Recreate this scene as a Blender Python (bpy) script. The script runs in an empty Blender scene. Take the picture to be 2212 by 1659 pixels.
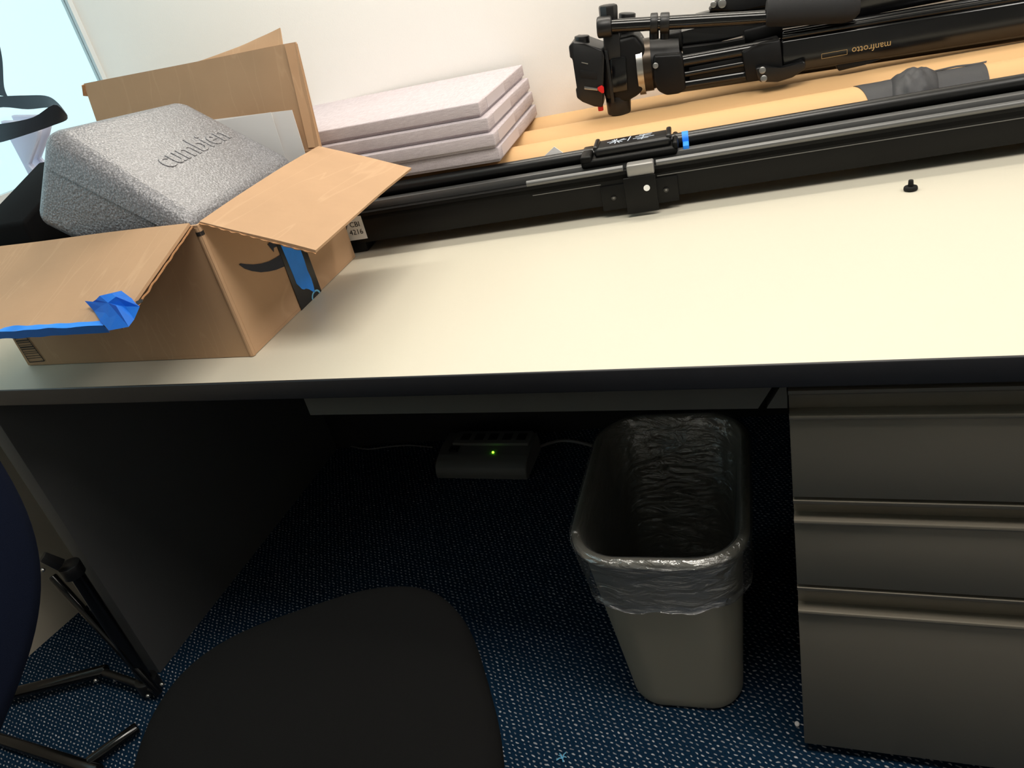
import bpy, bmesh, math, random
from mathutils import Vector, Matrix, noise
random.seed(7)
# ------------------------------------------------------------------ camera, world, lights
W, H = 2212, 1659
FPX = 1682.978
CR = [[0.9325311, 0.292483, -0.2117531], [-0.0264159, -0.5295983, -0.8478372], [-0.3601221, 0.7962282, -0.4861407]]
CC = Vector((0.3685, -0.79906, 1.20767))
scene = bpy.context.scene
col = scene.collection
r0, r1, r2 = [Vector(v) for v in CR]
cam_d = bpy.data.cameras.new('camera')
cam_d.sensor_width = 36.0
cam_d.lens = FPX / W * 36.0
cam_d.clip_start = 0.02
cam = bpy.data.objects.new('camera', cam_d)
m = Matrix((r0, -r1, -r2)).transposed().to_4x4()
m.translation = CC
cam.matrix_world = m
col.objects.link(cam)
scene.camera = cam

scene.view_settings.view_transform = 'Standard'
scene.view_settings.look = 'None'
scene.view_settings.gamma = 1.0
scene.view_settings.use_curve_mapping = False
scene.view_settings.exposure = -0.1

world = bpy.data.worlds.new('overcast_sky')
scene.world = world
world.use_nodes = True
bg = world.node_tree.nodes['Background']
bg.inputs[0].default_value = (0.67, 0.93, 1.0, 1)
bg.inputs[1].default_value = 1.4

def area(name, loc, size, power, color, rot=(0, 0, 0)):
    d = bpy.data.lights.new(name, 'AREA')
    d.shape = 'RECTANGLE'; d.size, d.size_y = size
    d.energy = power; d.color = color
    o = bpy.data.objects.new(name, d)
    o.location = loc; o.rotation_euler = rot
    col.objects.link(o)
    return o
TH = math.radians(7.0)
cT, sT = math.cos(TH), math.sin(TH)
def B(u, v, z):            # frame of the back wall: u along it, v towards it
    return Vector((u * cT - v * sT, u * sT + v * cT, z))
area('tube_lamp_light', B(-0.05, 0.91, 1.86), (1.5, 0.10), 11, (1.0, 0.93, 0.82), (0, 0, TH))
area('ceiling_panel_light', (0.35, -0.30, 2.55), (1.2, 0.6), 31, (1.0, 0.94, 0.85))
area('ceiling_panel_light', (2.0, -0.10, 2.55), (0.6, 1.2), 42, (1.0, 0.95, 0.88))  # added fill to brighten the box's right side, not a known lamp

# ------------------------------------------------------------------ pixel helpers (2212 x 1659 frame)
def ray(x, y):
    a, b = (x - W / 2) / FPX, (y - H / 2) / FPX
    return r0 * a + r1 * b + r2
def onz(x, y, z):
    d = ray(x, y); return CC + d * ((z - CC.z) / d.z)
def ony(x, y, Y):
    d = ray(x, y); return CC + d * ((Y - CC.y) / d.y)
def onplane(x, y, P, n):
    d = ray(x, y); return CC + d * (n.dot(P - CC) / n.dot(d))
NB = Vector((-sT, cT, 0))
def onv(x, y, v):
    return onplane(x, y, B(0, v, 0), NB)
def toB(p):
    return Vector((p.x * cT + p.y * sT, -p.x * sT + p.y * cT, p.z))

# ------------------------------------------------------------------ materials
def lin(c):
    return tuple(((x / 255) / 12.92 if x / 255 <= 0.04045 else ((x / 255 + 0.055) / 1.055) ** 2.4) for x in c)
MATS = {}
def mat(name, rgb, rough=0.5, metal=0.0, spec=0.5, var=0.0, vscale=(8, 8, 8), bump=0.0, bscale=(200, 200, 200), bdist=0.001, coat=0.0, sheen=0.0):
    mt = bpy.data.materials.new(name); mt.use_nodes = True
    nt = mt.node_tree; b = nt.nodes['Principled BSDF']
    c = lin(rgb)
    b.inputs['Base Color'].default_value = (*c, 1)
    b.inputs['Roughness'].default_value = rough
    b.inputs['Metallic'].default_value = metal
    b.inputs['Specular IOR Level'].default_value = spec
    b.inputs['Coat Weight'].default_value = coat
    b.inputs['Sheen Weight'].default_value = sheen
    tc = nt.nodes.new('ShaderNodeTexCoord')
    def noisetex(sc, detail=4):
        mp = nt.nodes.new('ShaderNodeMapping'); mp.inputs['Scale'].default_value = sc
        nt.links.new(tc.outputs['Object'], mp.inputs['Vector'])
        n = nt.nodes.new('ShaderNodeTexNoise'); n.inputs['Scale'].default_value = 1.0
        n.inputs['Detail'].default_value = detail
        nt.links.new(mp.outputs[0], n.inputs['Vector'])
        return n
    if var > 0:
        n = noisetex(vscale)
        mx = nt.nodes.new('ShaderNodeMix'); mx.data_type = 'RGBA'
        mx.inputs['A'].default_value = (*[x * (1 - var) for x in c], 1)
        mx.inputs['B'].default_value = (*[min(1, x * (1 + var)) for x in c], 1)
        nt.links.new(n.outputs['Fac'], mx.inputs['Factor'])
        nt.links.new(mx.outputs['Result'], b.inputs['Base Color'])
    if bump > 0:
        n = noisetex(bscale)
        bp = nt.nodes.new('ShaderNodeBump'); bp.inputs['Strength'].default_value = bump
        bp.inputs['Distance'].default_value = bdist
        nt.links.new(n.outputs['Fac'], bp.inputs['Height'])
        nt.links.new(bp.outputs['Normal'], b.inputs['Normal'])
    MATS[name] = mt
    return mt
def emit(name, rgb, strength):
    mt = bpy.data.materials.new(name); mt.use_nodes = True
    b = mt.node_tree.nodes['Principled BSDF']
    b.inputs['Base Color'].default_value = (*lin(rgb), 1)
    b.inputs['Emission Color'].default_value = (*lin(rgb), 1)
    b.inputs['Emission Strength'].default_value = strength
    MATS[name] = mt
    return mt

mat('wall_paint', (250, 247, 242), 0.7, spec=0.2, var=0.015, vscale=(3, 3, 3), bump=0.15, bscale=(300, 300, 300))
mat('wall_paint_beige', (196, 186, 168), 0.7, spec=0.2, var=0.02, vscale=(3, 3, 3), bump=0.15, bscale=(300, 300, 300))
mat('ceiling_white', (235, 235, 230), 0.8)
mat('frame_white', (205, 212, 214), 0.5)
mat('laminate', (204, 198, 181), 0.42, spec=0.4, var=0.02, vscale=(500, 500, 500))
mat('edge_black', (38, 38, 41), 0.4, spec=0.45, var=0.1, vscale=(60, 60, 60))
mat('panel_grey', (74, 74, 74), 0.5, var=0.06, vscale=(4, 4, 4), bump=0.1, bscale=(900, 900, 900))
mat('beam_grey', (84, 82, 76), 0.55)
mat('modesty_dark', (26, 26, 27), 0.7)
mat('cabinet_paint', (128, 121, 108), 0.36, metal=0.35, spec=0.5, var=0.04, vscale=(900, 900, 900), bump=0.06, bscale=(1200, 1200, 1200))
mat('cardboard', (181, 147, 115), 0.75, spec=0.2, var=0.07, vscale=(14, 14, 14), bump=0.25, bscale=(60, 60, 60), bdist=0.0012)
mat('cardboard_tube', (208, 168, 120), 0.6, spec=0.25, var=0.05, vscale=(3, 20, 20), bump=0.08, bscale=(20, 120, 120))
mat('cardboard_edge', (165, 120, 80), 0.85, var=0.3, vscale=(300, 300, 300))
mat('tape_blue', (34, 138, 250), 0.55, var=0.12, vscale=(40, 40, 40), bump=0.3, bscale=(120, 120, 120))
mat('tape_black', (24, 25, 28), 0.32, spec=0.5)
mat('tape_gaffer', (62, 62, 64), 0.55, spec=0.4, var=0.1, vscale=(40, 40, 40), bump=0.2, bscale=(500, 500, 500))
mat('print_navy', (18, 26, 44), 0.6)
mat('print_black', (22, 16, 14), 0.7)
mat('print_cyan', (110, 180, 215), 0.5)
mat('paper_white', (238, 236, 235), 0.7, spec=0.2)
mat('label_white', (222, 222, 220), 0.5)
mat('ink', (30, 30, 32), 0.6)
mat('linen', (204, 194, 196), 0.85, spec=0.15)
mat('linen_tape', (196, 188, 194), 0.45, spec=0.4)
mat('slider_black', (12, 12, 11), 0.45, spec=0.2, bump=0.04, bscale=(1500, 1500, 1500))
mat('slider_grey', (108, 108, 107), 0.36, metal=0.5)
mat('clamp_grey', (150, 148, 145), 0.4, metal=0.5)
mat('rail_black', (20, 20, 20), 0.32, spec=0.6)
mat('plastic_black', (14, 14, 15), 0.38, spec=0.5)
mat('gloss_black', (6, 6, 7), 0.16, spec=0.6)
mat('rubber_black', (16, 16, 16), 0.7, spec=0.3)
mat('foam_grip', (40, 40, 41), 0.85, spec=0.25, bump=0.3, bscale=(700, 700, 700))
mat('casting_dark', (8, 8, 9), 0.45, spec=0.3, bump=0.1, bscale=(800, 800, 800))
mat('steel', (190, 188, 184), 0.28, metal=1.0)
mat('bronze_dark', (70, 62, 54), 0.3, metal=0.8)
mat('red_plastic', (214, 30, 30), 0.4)
mat('gold_print', (176, 146, 96), 0.45)
mat('white_print', (205, 215, 228), 0.5)
mat('white_plastic', (240, 240, 238), 0.4)
mat('bin_grey', (150, 145, 130), 0.45, spec=0.4, var=0.04, vscale=(10, 10, 10), bump=0.08, bscale=(600, 600, 600))
mat('chair_fabric', (17, 17, 17), 0.95, spec=0.06, var=0.25, vscale=(900, 900, 900), bump=0.5, bscale=(900, 900, 900), bdist=0.0008)
mat('chair_fabric_daylit', (14, 20, 36), 0.95, spec=0.06, var=0.2, vscale=(900, 900, 900), bump=0.4, bscale=(900, 900, 900), bdist=0.0008)  # black backrest fabric with cool window daylight put into its colour
mat('surge_grey', (104, 104, 101), 0.5)
mat('cord_grey', (120, 120, 118), 0.5)
mat('ribbon', (27, 34, 48), 0.35, spec=0.5, bump=0.15, bscale=(40, 900, 900))
mat('bag_white', (232, 234, 246), 0.6, var=0.02, vscale=(8, 8, 8))
mat('black_fabric', (13, 13, 14), 0.9, spec=0.1)
mat('fixture_white', (240, 240, 238), 0.5)
emit('led_green', (120, 255, 40), 6.0)

def foam_material():
    mt = bpy.data.materials.new('moulded_foam'); mt.use_nodes = True
    nt = mt.node_tree; b = nt.nodes['Principled BSDF']
    tc = nt.nodes.new('ShaderNodeTexCoord')
    v = nt.nodes.new('ShaderNodeTexVoronoi'); v.inputs['Scale'].default_value = 240
    n = nt.nodes.new('ShaderNodeTexNoise'); n.inputs['Scale'].default_value = 420; n.inputs['Detail'].default_value = 2
    nt.links.new(tc.outputs['Object'], v.inputs['Vector']); nt.links.new(tc.outputs['Object'], n.inputs['Vector'])
    r = nt.nodes.new('ShaderNodeValToRGB')
    r.color_ramp.elements[0].position = 0.30; r.color_ramp.elements[0].color = (*lin((94, 94, 97)), 1)
    r.color_ramp.elements[1].position = 0.72; r.color_ramp.elements[1].color = (*lin((164, 164, 170)), 1)
    e = r.color_ramp.elements.new(0.5); e.color = (*lin((116, 116, 120)), 1)
    nt.links.new(n.outputs['Fac'], r.inputs['Fac'])
    nt.links.new(r.outputs[0], b.inputs['Base Color'])
    bp = nt.nodes.new('ShaderNodeBump'); bp.inputs['Strength'].default_value = 0.5; bp.inputs['Distance'].default_value = 0.0012
    ad = nt.nodes.new('ShaderNodeMath'); ad.operation = 'ADD'
    nt.links.new(v.outputs['Distance'], ad.inputs[0]); nt.links.new(n.outputs['Fac'], ad.inputs[1])
    nt.links.new(ad.outputs[0], bp.inputs['Height']); nt.links.new(bp.outputs['Normal'], b.inputs['Normal'])
    b.inputs['Roughness'].default_value = 0.34; b.inputs['Specular IOR Level'].default_value = 0.75
    MATS['foam'] = mt
foam_material()

def creases(mt, amt=0.35):
    nt = mt.node_tree; b = nt.nodes['Principled BSDF']
    src = b.inputs['Base Color'].links[0].from_socket
    tc = nt.nodes.new('ShaderNodeTexCoord')
    mp = nt.nodes.new('ShaderNodeMapping'); mp.inputs['Scale'].default_value = (22, 1.6, 4); mp.inputs['Rotation'].default_value = (0.3, 0.5, 0.6)
    nt.links.new(tc.outputs['Object'], mp.inputs['Vector'])
    n = nt.nodes.new('ShaderNodeTexNoise'); n.inputs['Scale'].default_value = 1.0; n.inputs['Detail'].default_value = 2
    nt.links.new(mp.outputs[0], n.inputs['Vector'])
    a = nt.nodes.new('ShaderNodeMath'); a.operation = 'SUBTRACT'; a.inputs[1].default_value = 0.5; nt.links.new(n.outputs['Fac'], a.inputs[0])
    c = nt.nodes.new('ShaderNodeMath'); c.operation = 'ABSOLUTE'; nt.links.new(a.outputs[0], c.inputs[0])
    r = nt.nodes.new('ShaderNodeMapRange'); r.inputs['From Min'].default_value = 0.0; r.inputs['From Max'].default_value = 0.012
    r.inputs['To Min'].default_value = amt; r.inputs['To Max'].default_value = 0.0
    nt.links.new(c.outputs[0], r.inputs['Value'])
    mx = nt.nodes.new('ShaderNodeMix'); mx.data_type = 'RGBA'; mx.inputs['B'].default_value = (*lin((222, 190, 155)), 1)
    nt.links.new(src, mx.inputs['A']); nt.links.new(r.outputs[0], mx.inputs['Factor']); nt.links.new(mx.outputs['Result'], b.inputs['Base Color'])
creases(MATS['cardboard'], 0.13)

def linen_material(mt):
    nt = mt.node_tree; b = nt.nodes['Principled BSDF']
    tc = nt.nodes.new('ShaderNodeTexCoord')
    hs = []
    for sc in ((900, 60, 900), (60, 900, 900)):
        mp = nt.nodes.new('ShaderNodeMapping'); mp.inputs['Scale'].default_value = sc
        nt.links.new(tc.outputs['Object'], mp.inputs['Vector'])
        n = nt.nodes.new('ShaderNodeTexNoise'); n.inputs['Scale'].default_value = 1.0
        nt.links.new(mp.outputs[0], n.inputs['Vector']); hs.append(n)
    ad = nt.nodes.new('ShaderNodeMath'); ad.operation = 'ADD'
    nt.links.new(hs[0].outputs['Fac'], ad.inputs[0]); nt.links.new(hs[1].outputs['Fac'], ad.inputs[1])
    bp = nt.nodes.new('ShaderNodeBump'); bp.inputs['Strength'].default_value = 0.4; bp.inputs['Distance'].default_value = 0.0006
    nt.links.new(ad.outputs[0], bp.inputs['Height']); nt.links.new(bp.outputs['Normal'], b.inputs['Normal'])
    r = nt.nodes.new('ShaderNodeMapRange')
    r.inputs['From Min'].default_value = 0.7; r.inputs['From Max'].default_value = 1.3
    nt.links.new(ad.outputs[0], r.inputs['Value'])
    mx = nt.nodes.new('ShaderNodeMix'); mx.data_type = 'RGBA'
    mx.inputs['A'].default_value = (*lin((172, 161, 165)), 1); mx.inputs['B'].default_value = (*lin((203, 194, 197)), 1)
    nt.links.new(r.outputs[0], mx.inputs['Factor']); nt.links.new(mx.outputs['Result'], b.inputs['Base Color'])
linen_material(MATS['linen'])

def carpet_material():
    mt = bpy.data.materials.new('carpet'); mt.use_nodes = True
    nt = mt.node_tree; b = nt.nodes['Principled BSDF']
    tc = nt.nodes.new('ShaderNodeTexCoord')
    def M(op, a, b=None):
        q = nt.nodes.new('ShaderNodeMath'); q.operation = op
        for k, x in enumerate((a, b)):
            if x is None: continue
            if isinstance(x, (int, float)): q.inputs[k].default_value = x
            else: nt.links.new(x, q.inputs[k])
        return q.outputs[0]
    wob = nt.nodes.new('ShaderNodeTexNoise'); wob.inputs['Scale'].default_value = 70; wob.inputs['Detail'].default_value = 1
    nt.links.new(tc.outputs['Object'], wob.inputs['Vector'])
    ws = nt.nodes.new('ShaderNodeSeparateColor'); nt.links.new(wob.outputs['Color'], ws.inputs[0])
    mp = nt.nodes.new('ShaderNodeMapping'); mp.inputs['Rotation'].default_value = (0, 0, math.radians(8))
    nt.links.new(tc.outputs['Object'], mp.inputs['Vector'])
    sp_ = nt.nodes.new('ShaderNodeSeparateXYZ'); nt.links.new(mp.outputs[0], sp_.inputs[0])
    yy = M('ADD', M('DIVIDE', sp_.outputs[1], 0.0078), M('MULTIPLY', ws.outputs[1], 0.9))
    row = M('FLOOR', yy)
    xx = M('ADD', M('ADD', M('DIVIDE', sp_.outputs[0], 0.0122), M('MULTIPLY', M('MODULO', row, 2.0), 0.5)), M('MULTIPLY', ws.outputs[0], 0.9))
    fx = M('SUBTRACT', M('FRACT', xx), 0.5); fy_ = M('SUBTRACT', M('FRACT', yy), 0.5)
    tilt = M('ADD', fy_, M('MULTIPLY', fx, 0.35))
    dd = M('SQRT', M('ADD', M('POWER', M('MULTIPLY', fx, 3.4), 2.0), M('POWER', M('MULTIPLY', tilt, 4.6), 2.0)))
    r = nt.nodes.new('ShaderNodeValToRGB')
    r.color_ramp.elements[0].position = 0.62; r.color_ramp.elements[0].color = (1, 1, 1, 1)
    r.color_ramp.elements[1].position = 0.95; r.color_ramp.elements[1].color = (0, 0, 0, 1)
    nt.links.new(dd, r.inputs['Fac'])
    cb = nt.nodes.new('ShaderNodeCombineXYZ'); nt.links.new(M('FLOOR', xx), cb.inputs[0]); nt.links.new(row, cb.inputs[1])
    wn = nt.nodes.new('ShaderNodeTexWhiteNoise'); wn.noise_dimensions = '2D'; nt.links.new(cb.outputs[0], wn.inputs['Vector'])
    mr = nt.nodes.new('ShaderNodeMapRange'); mr.inputs['To Min'].default_value = 0.30; mr.inputs['To Max'].default_value = 1.0
    nt.links.new(wn.outputs['Value'], mr.inputs['Value'])
    ml = nt.nodes.new('ShaderNodeMath'); ml.operation = 'MULTIPLY'
    nt.links.new(r.outputs[0], ml.inputs[0]); nt.links.new(mr.outputs[0], ml.inputs[1])
    n = nt.nodes.new('ShaderNodeTexNoise'); n.inputs['Scale'].default_value = 420; n.inputs['Detail'].default_value = 3
    nt.links.new(tc.outputs['Object'], n.inputs['Vector'])
    base = nt.nodes.new('ShaderNodeMix'); base.data_type = 'RGBA'
    base.inputs['A'].default_value = (*lin((4, 15, 27)), 1); base.inputs['B'].default_value = (*lin((17, 52, 80)), 1)
    nt.links.new(n.outputs['Fac'], base.inputs['Factor'])
    mx = nt.nodes.new('ShaderNodeMix'); mx.data_type = 'RGBA'
    mx.inputs['B'].default_value = (*lin((196, 196, 202)), 1)
    nt.links.new(base.outputs['Result'], mx.inputs['A']); nt.links.new(ml.outputs[0], mx.inputs['Factor'])
    nt.links.new(mx.outputs['Result'], b.inputs['Base Color'])
    bp = nt.nodes.new('ShaderNodeBump'); bp.inputs['Strength'].default_value = 0.8; bp.inputs['Distance'].default_value = 0.003
    ad = nt.nodes.new('ShaderNodeMath'); ad.operation = 'ADD'
    nt.links.new(n.outputs['Fac'], ad.inputs[0]); nt.links.new(ml.outputs[0], ad.inputs[1])
    nt.links.new(ad.outputs[0], bp.inputs['Height']); nt.links.new(bp.outputs['Normal'], b.inputs['Normal'])
    b.inputs['Roughness'].default_value = 0.95; b.inputs['Specular IOR Level'].default_value = 0.1
    MATS['carpet'] = mt
carpet_material()

def film_material():
    mt = bpy.data.materials.new('clear_film'); mt.use_nodes = True
    nt = mt.node_tree; nt.nodes.remove(nt.nodes['Principled BSDF'])
    out = nt.nodes['Material Output']
    tr = nt.nodes.new('ShaderNodeBsdfTransparent'); tr.inputs[0].default_value = (0.86, 0.86, 0.86, 1)
    gl = nt.nodes.new('ShaderNodeBsdfGlossy'); gl.inputs['Roughness'].default_value = 0.18; gl.inputs[0].default_value = (0.95, 0.95, 0.95, 1)
    df = nt.nodes.new('ShaderNodeBsdfDiffuse'); df.inputs[0].default_value = (0.35, 0.35, 0.35, 1)
    tc = nt.nodes.new('ShaderNodeTexCoord')
    mp = nt.nodes.new('ShaderNodeMapping'); mp.inputs['Scale'].default_value = (17, 17, 40)
    nt.links.new(tc.outputs['Object'], mp.inputs['Vector'])
    n = nt.nodes.new('ShaderNodeTexNoise'); n.inputs['Scale'].default_value = 1.0; n.inputs['Detail'].default_value = 5; n.inputs['Distortion'].default_value = 1.5
    nt.links.new(mp.outputs[0], n.inputs['Vector'])
    bp = nt.nodes.new('ShaderNodeBump'); bp.inputs['Strength'].default_value = 1.0; bp.inputs['Distance'].default_value = 0.012
    nt.links.new(n.outputs['Fac'], bp.inputs['Height'])
    nt.links.new(bp.outputs[0], gl.inputs['Normal']); nt.links.new(bp.outputs[0], df.inputs['Normal'])
    m1 = nt.nodes.new('ShaderNodeMixShader'); m1.inputs[0].default_value = 0.35
    nt.links.new(gl.outputs[0], m1.inputs[1]); nt.links.new(df.outputs[0], m1.inputs[2])
    m2 = nt.nodes.new('ShaderNodeMixShader'); m2.inputs[0].default_value = 0.36
    nt.links.new(tr.outputs[0], m2.inputs[1]); nt.links.new(m1.outputs[0], m2.inputs[2])
    nt.links.new(m2.outputs[0], out.inputs[0])
    MATS['film'] = mt
film_material()
def glass_material():
    mt = bpy.data.materials.new('window_glass'); mt.use_nodes = True
    nt = mt.node_tree; nt.nodes.remove(nt.nodes['Principled BSDF'])
    tr = nt.nodes.new('ShaderNodeBsdfTransparent'); tr.inputs[0].default_value = (0.95, 0.98, 0.98, 1)
    gl = nt.nodes.new('ShaderNodeBsdfGlossy'); gl.inputs['Roughness'].default_value = 0.02
    m1 = nt.nodes.new('ShaderNodeMixShader'); m1.inputs[0].default_value = 0.05
    nt.links.new(tr.outputs[0], m1.inputs[1]); nt.links.new(gl.outputs[0], m1.inputs[2])
    nt.links.new(m1.outputs[0], nt.nodes['Material Output'].inputs[0])
    MATS['glass'] = mt
glass_material()
def translucent(mt, w):
    nt = mt.node_tree; b = nt.nodes['Principled BSDF']
    t = nt.nodes.new('ShaderNodeBsdfTranslucent'); t.inputs[0].default_value = b.inputs['Base Color'].default_value
    mx = nt.nodes.new('ShaderNodeMixShader'); mx.inputs[0].default_value = w
    nt.links.new(b.outputs[0], mx.inputs[1]); nt.links.new(t.outputs[0], mx.inputs[2])
    nt.links.new(mx.outputs[0], nt.nodes['Material Output'].inputs[0])
translucent(MATS['bag_white'], 0.5)

# ------------------------------------------------------------------ mesh helpers
ROOTINV = {}
class MB:
    """collects world-space geometry for one mesh object"""
    def __init__(self): self.bm = bmesh.new()
    def _new(self, verts, faces):
        vs = [self.bm.verts.new(Vector(v)) for v in verts]
        fs = []
        for f in faces:
            try: fs.append(self.bm.faces.new([vs[i] for i in f]))
            except ValueError: pass
        return vs, fs
    def _bevel(self, vs, fs, w, seg, edges=None):
        if w <= 0: return
        es = edges if edges is not None else list({e for f in fs for e in f.edges})
        bmesh.ops.bevel(self.bm, geom=es, offset=w, segments=seg, affect='EDGES', profile=0.5, clamp_overlap=True)
    def hexa(self, c, bevel=0.0, seg=2):
        # c: 8 corners: bottom 0-3 (ccw), top 4-7
        vs, fs = self._new(c, [(0, 3, 2, 1), (4, 5, 6, 7), (0, 1, 5, 4), (1, 2, 6, 5), (2, 3, 7, 6), (3, 0, 4, 7)])
        self._bevel(vs, fs, bevel, seg); return self
    def box(self, lo, hi, bevel=0.0, seg=2, fr=None):
        (x0, y0, z0), (x1, y1, z1) = lo, hi
        c = [(x0, y0, z0), (x1, y0, z0), (x1, y1, z0), (x0, y1, z0), (x0, y0, z1), (x1, y0, z1), (x1, y1, z1), (x0, y1, z1)]
        if fr: c = [fr(*p) for p in c]
        return self.hexa(c, bevel, seg)
    def prism(self, poly, d, bevel=0.0, seg=2):
        poly = [Vector(p) for p in poly]; d = Vector(d); n = len(poly)
        vs = poly + [p + d for p in poly]
        faces = [tuple(range(n))[::-1], tuple(range(n, 2 * n))] + [(i, (i + 1) % n, n + (i + 1) % n, n + i) for i in range(n)]
        v, f = self._new(vs, faces)
        self._bevel(v, f, bevel, seg); return self
    def cyl(self, a, b, ra, rb=None, seg=20, bevel=0.0, caps=True):
        a, b = Vector(a), Vector(b); rb = ra if rb is None else rb
        ax = (b - a).normalized()
        t = ax.orthogonal().normalized(); s = ax.cross(t)
        vs = []
        for p, r in ((a, ra), (b, rb)):
            for i in range(seg):
                q = 2 * math.pi * i / seg
                vs.append(p + (t * math.cos(q) + s * math.sin(q)) * r)
        fc = [(i, (i + 1) % seg, seg + (i + 1) % seg, seg + i) for i in range(seg)]
        if caps: fc += [tuple(range(seg))[::-1], tuple(range(seg, 2 * seg))]
        v, f = self._new(vs, fc)
        if bevel > 0 and caps:
            es = [e for e in {e for ff in f[-2:] for e in ff.edges}]
            self._bevel(v, f, bevel, 2, es)
        return self
    def tube(self, pts, r, seg=10):
        pts = [Vector(p) for p in pts]; n = len(pts)
        rr = r if isinstance(r, (list, tuple)) else [r] * n
        vs, fc = [], []
        t0 = None
        for k in range(n):
            ax = (pts[min(k + 1, n - 1)] - pts[max(k - 1, 0)]).normalized()
            t = ax.orthogonal().normalized() if t0 is None else (t0 - ax * t0.dot(ax)).normalized()
            t0 = t; s = ax.cross(t)
            for i in range(seg):
                q = 2 * math.pi * i / seg
                vs.append(pts[k] + (t * math.cos(q) + s * math.sin(q)) * rr[k])
        for k in range(n - 1):
            for i in range(seg):
                a = k * seg + i; b = k * seg + (i + 1) % seg
                fc.append((a, b, b + seg, a + seg))
        fc += [tuple(range(seg))[::-1], tuple(range((n - 1) * seg, n * seg))]
        self._new(vs, fc); return self
    def sphere(self, c, r, u=14, v=9, sc=(1, 1, 1)):
        mm = Matrix.Translation(Vector(c)) @ Matrix.Diagonal((r * sc[0], r * sc[1], r * sc[2], 1))
        bmesh.ops.create_uvsphere(self.bm, u_segments=u, v_segments=v, radius=1, matrix=mm); return self
    def grid(self, fn, nu, nv, th=None, closed_u=False):
        """surface fn(s,t) -> point; th: thickness, made solid along normals"""
        pts = [[Vector(fn(i / nu, j / nv)) for i in range(nu + (0 if closed_u else 1))] for j in range(nv + 1)]
        w = len(pts[0])
        vs = [p for row in pts for p in row]
        fc = []
        for j in range(nv):
            for i in range(nu):
                a = j * w + i; b = j * w + (i + 1) % w
                fc.append((a, b, b + w, a + w))
        v, f = self._new(vs, fc)
        if th:
            self.bm.normal_update()
            nrm = [q.normal.copy() for q in v]
            v2 = [self.bm.verts.new(q.co - nrm[i] * th) for i, q in enumerate(v)]
            for ff in fc: self.bm.faces.new([v2[i] for i in reversed(ff)])
            if not closed_u:
                bd = [i for i in range(w)] + [j * w + w - 1 for j in range(1, nv + 1)] + [nv * w + i for i in range(w - 2, -1, -1)] + [j * w for j in range(nv - 1, 0, -1)]
                for k in range(len(bd)):
                    a, b = bd[k], bd[(k + 1) % len(bd)]
                    self.bm.faces.new([v[b], v[a], v2[a], v2[b]])
            else:
                for j in (0, nv):
                    for i in range(w):
                        a, b = j * w + i, j * w + (i + 1) % w
                        q = [v[b], v[a], v2[a], v2[b]]
                        self.bm.faces.new(q if j == 0 else q[::-1])
        return self
    def sheet(self, p00, p10, p11, p01, th, nu=8, nv=6, amp=0.0, fq=6.0, bow=None):
        P = [Vector(p) for p in (p00, p10, p11, p01)]
        nn = (P[1] - P[0]).cross(P[3] - P[0]).normalized()
        def fn(s, t):
            q = P[0] * (1 - s) * (1 - t) + P[1] * s * (1 - t) + P[2] * s * t + P[3] * (1 - s) * t
            if amp: q = q + nn * amp * noise.noise(q * fq) 
            if bow: q = q + nn * bow(s, t)
            return q
        return self.grid(fn, nu, nv, th)
    def build(self, name, material, parent=None, smooth=35):
        bmesh.ops.recalc_face_normals(self.bm, faces=self.bm.faces)
        me = bpy.data.meshes.new(name)
        self.bm.to_mesh(me); self.bm.free()
        inv = ROOTINV.get(parent.name) if parent else None
        if inv is not None: me.transform(inv)
        me.materials.append(MATS[material])
        if smooth:
            me.shade_smooth()
            me.set_sharp_from_angle(angle=math.radians(smooth))
        o = bpy.data.objects.new(name, me); col.objects.link(o)
        if parent:
            o.parent = parent
            ROOTINV[o.name] = inv if inv is not None else Matrix.Identity(4)
        else:
            ROOTINV[o.name] = Matrix.Identity(4)
        return o
def tag(o, label, cat, group=None):
    o['label'] = label; o['category'] = cat
    if group: o['group'] = group
    return o
def thing(name, loc, label, cat, rz=0.0, group=None):
    o = bpy.data.objects.new(name, None); o.empty_display_size = 0.05
    o.location = loc; o.rotation_euler = (0, 0, rz); col.objects.link(o)
    mm = Matrix.Translation(Vector(loc)) @ Matrix.Rotation(rz, 4, 'Z')
    ROOTINV[o.name] = mm.inverted()
    return tag(o, label, cat, group)
def struct(o):
    o['kind'] = 'structure'; return o
def text(body, size, origin, xdir, ydir, depth, name, material, parent, align='CENTER'):
    cu = bpy.data.curves.new(name, 'FONT'); cu.body = body; cu.size = size; cu.extrude = depth
    cu.bevel_depth = 0.0007 if depth > 0.0005 else 0.0; cu.align_x = align; cu.align_y = 'CENTER'; cu.resolution_u = 3
    tmp = bpy.data.objects.new('tmp_text', cu); col.objects.link(tmp)
    dg = bpy.context.evaluated_depsgraph_get()
    me = bpy.data.meshes.new_from_object(tmp.evaluated_get(dg))
    bpy.data.objects.remove(tmp)
    x = Vector(xdir).normalized(); z = x.cross(Vector(ydir)).normalized(); y = z.cross(x)
    mm = Matrix((x, y, z)).transposed().to_4x4(); mm.translation = Vector(origin)
    me.transform(mm)
    inv = ROOTINV.get(parent.name)
    me.transform(inv)
    me.name = name; me.materials.clear(); me.materials.append(MATS[material])
    o = bpy.data.objects.new(name, me); col.objects.link(o); o.parent = parent
    ROOTINV[o.name] = inv
    return o

ZT = 0.735
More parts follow.
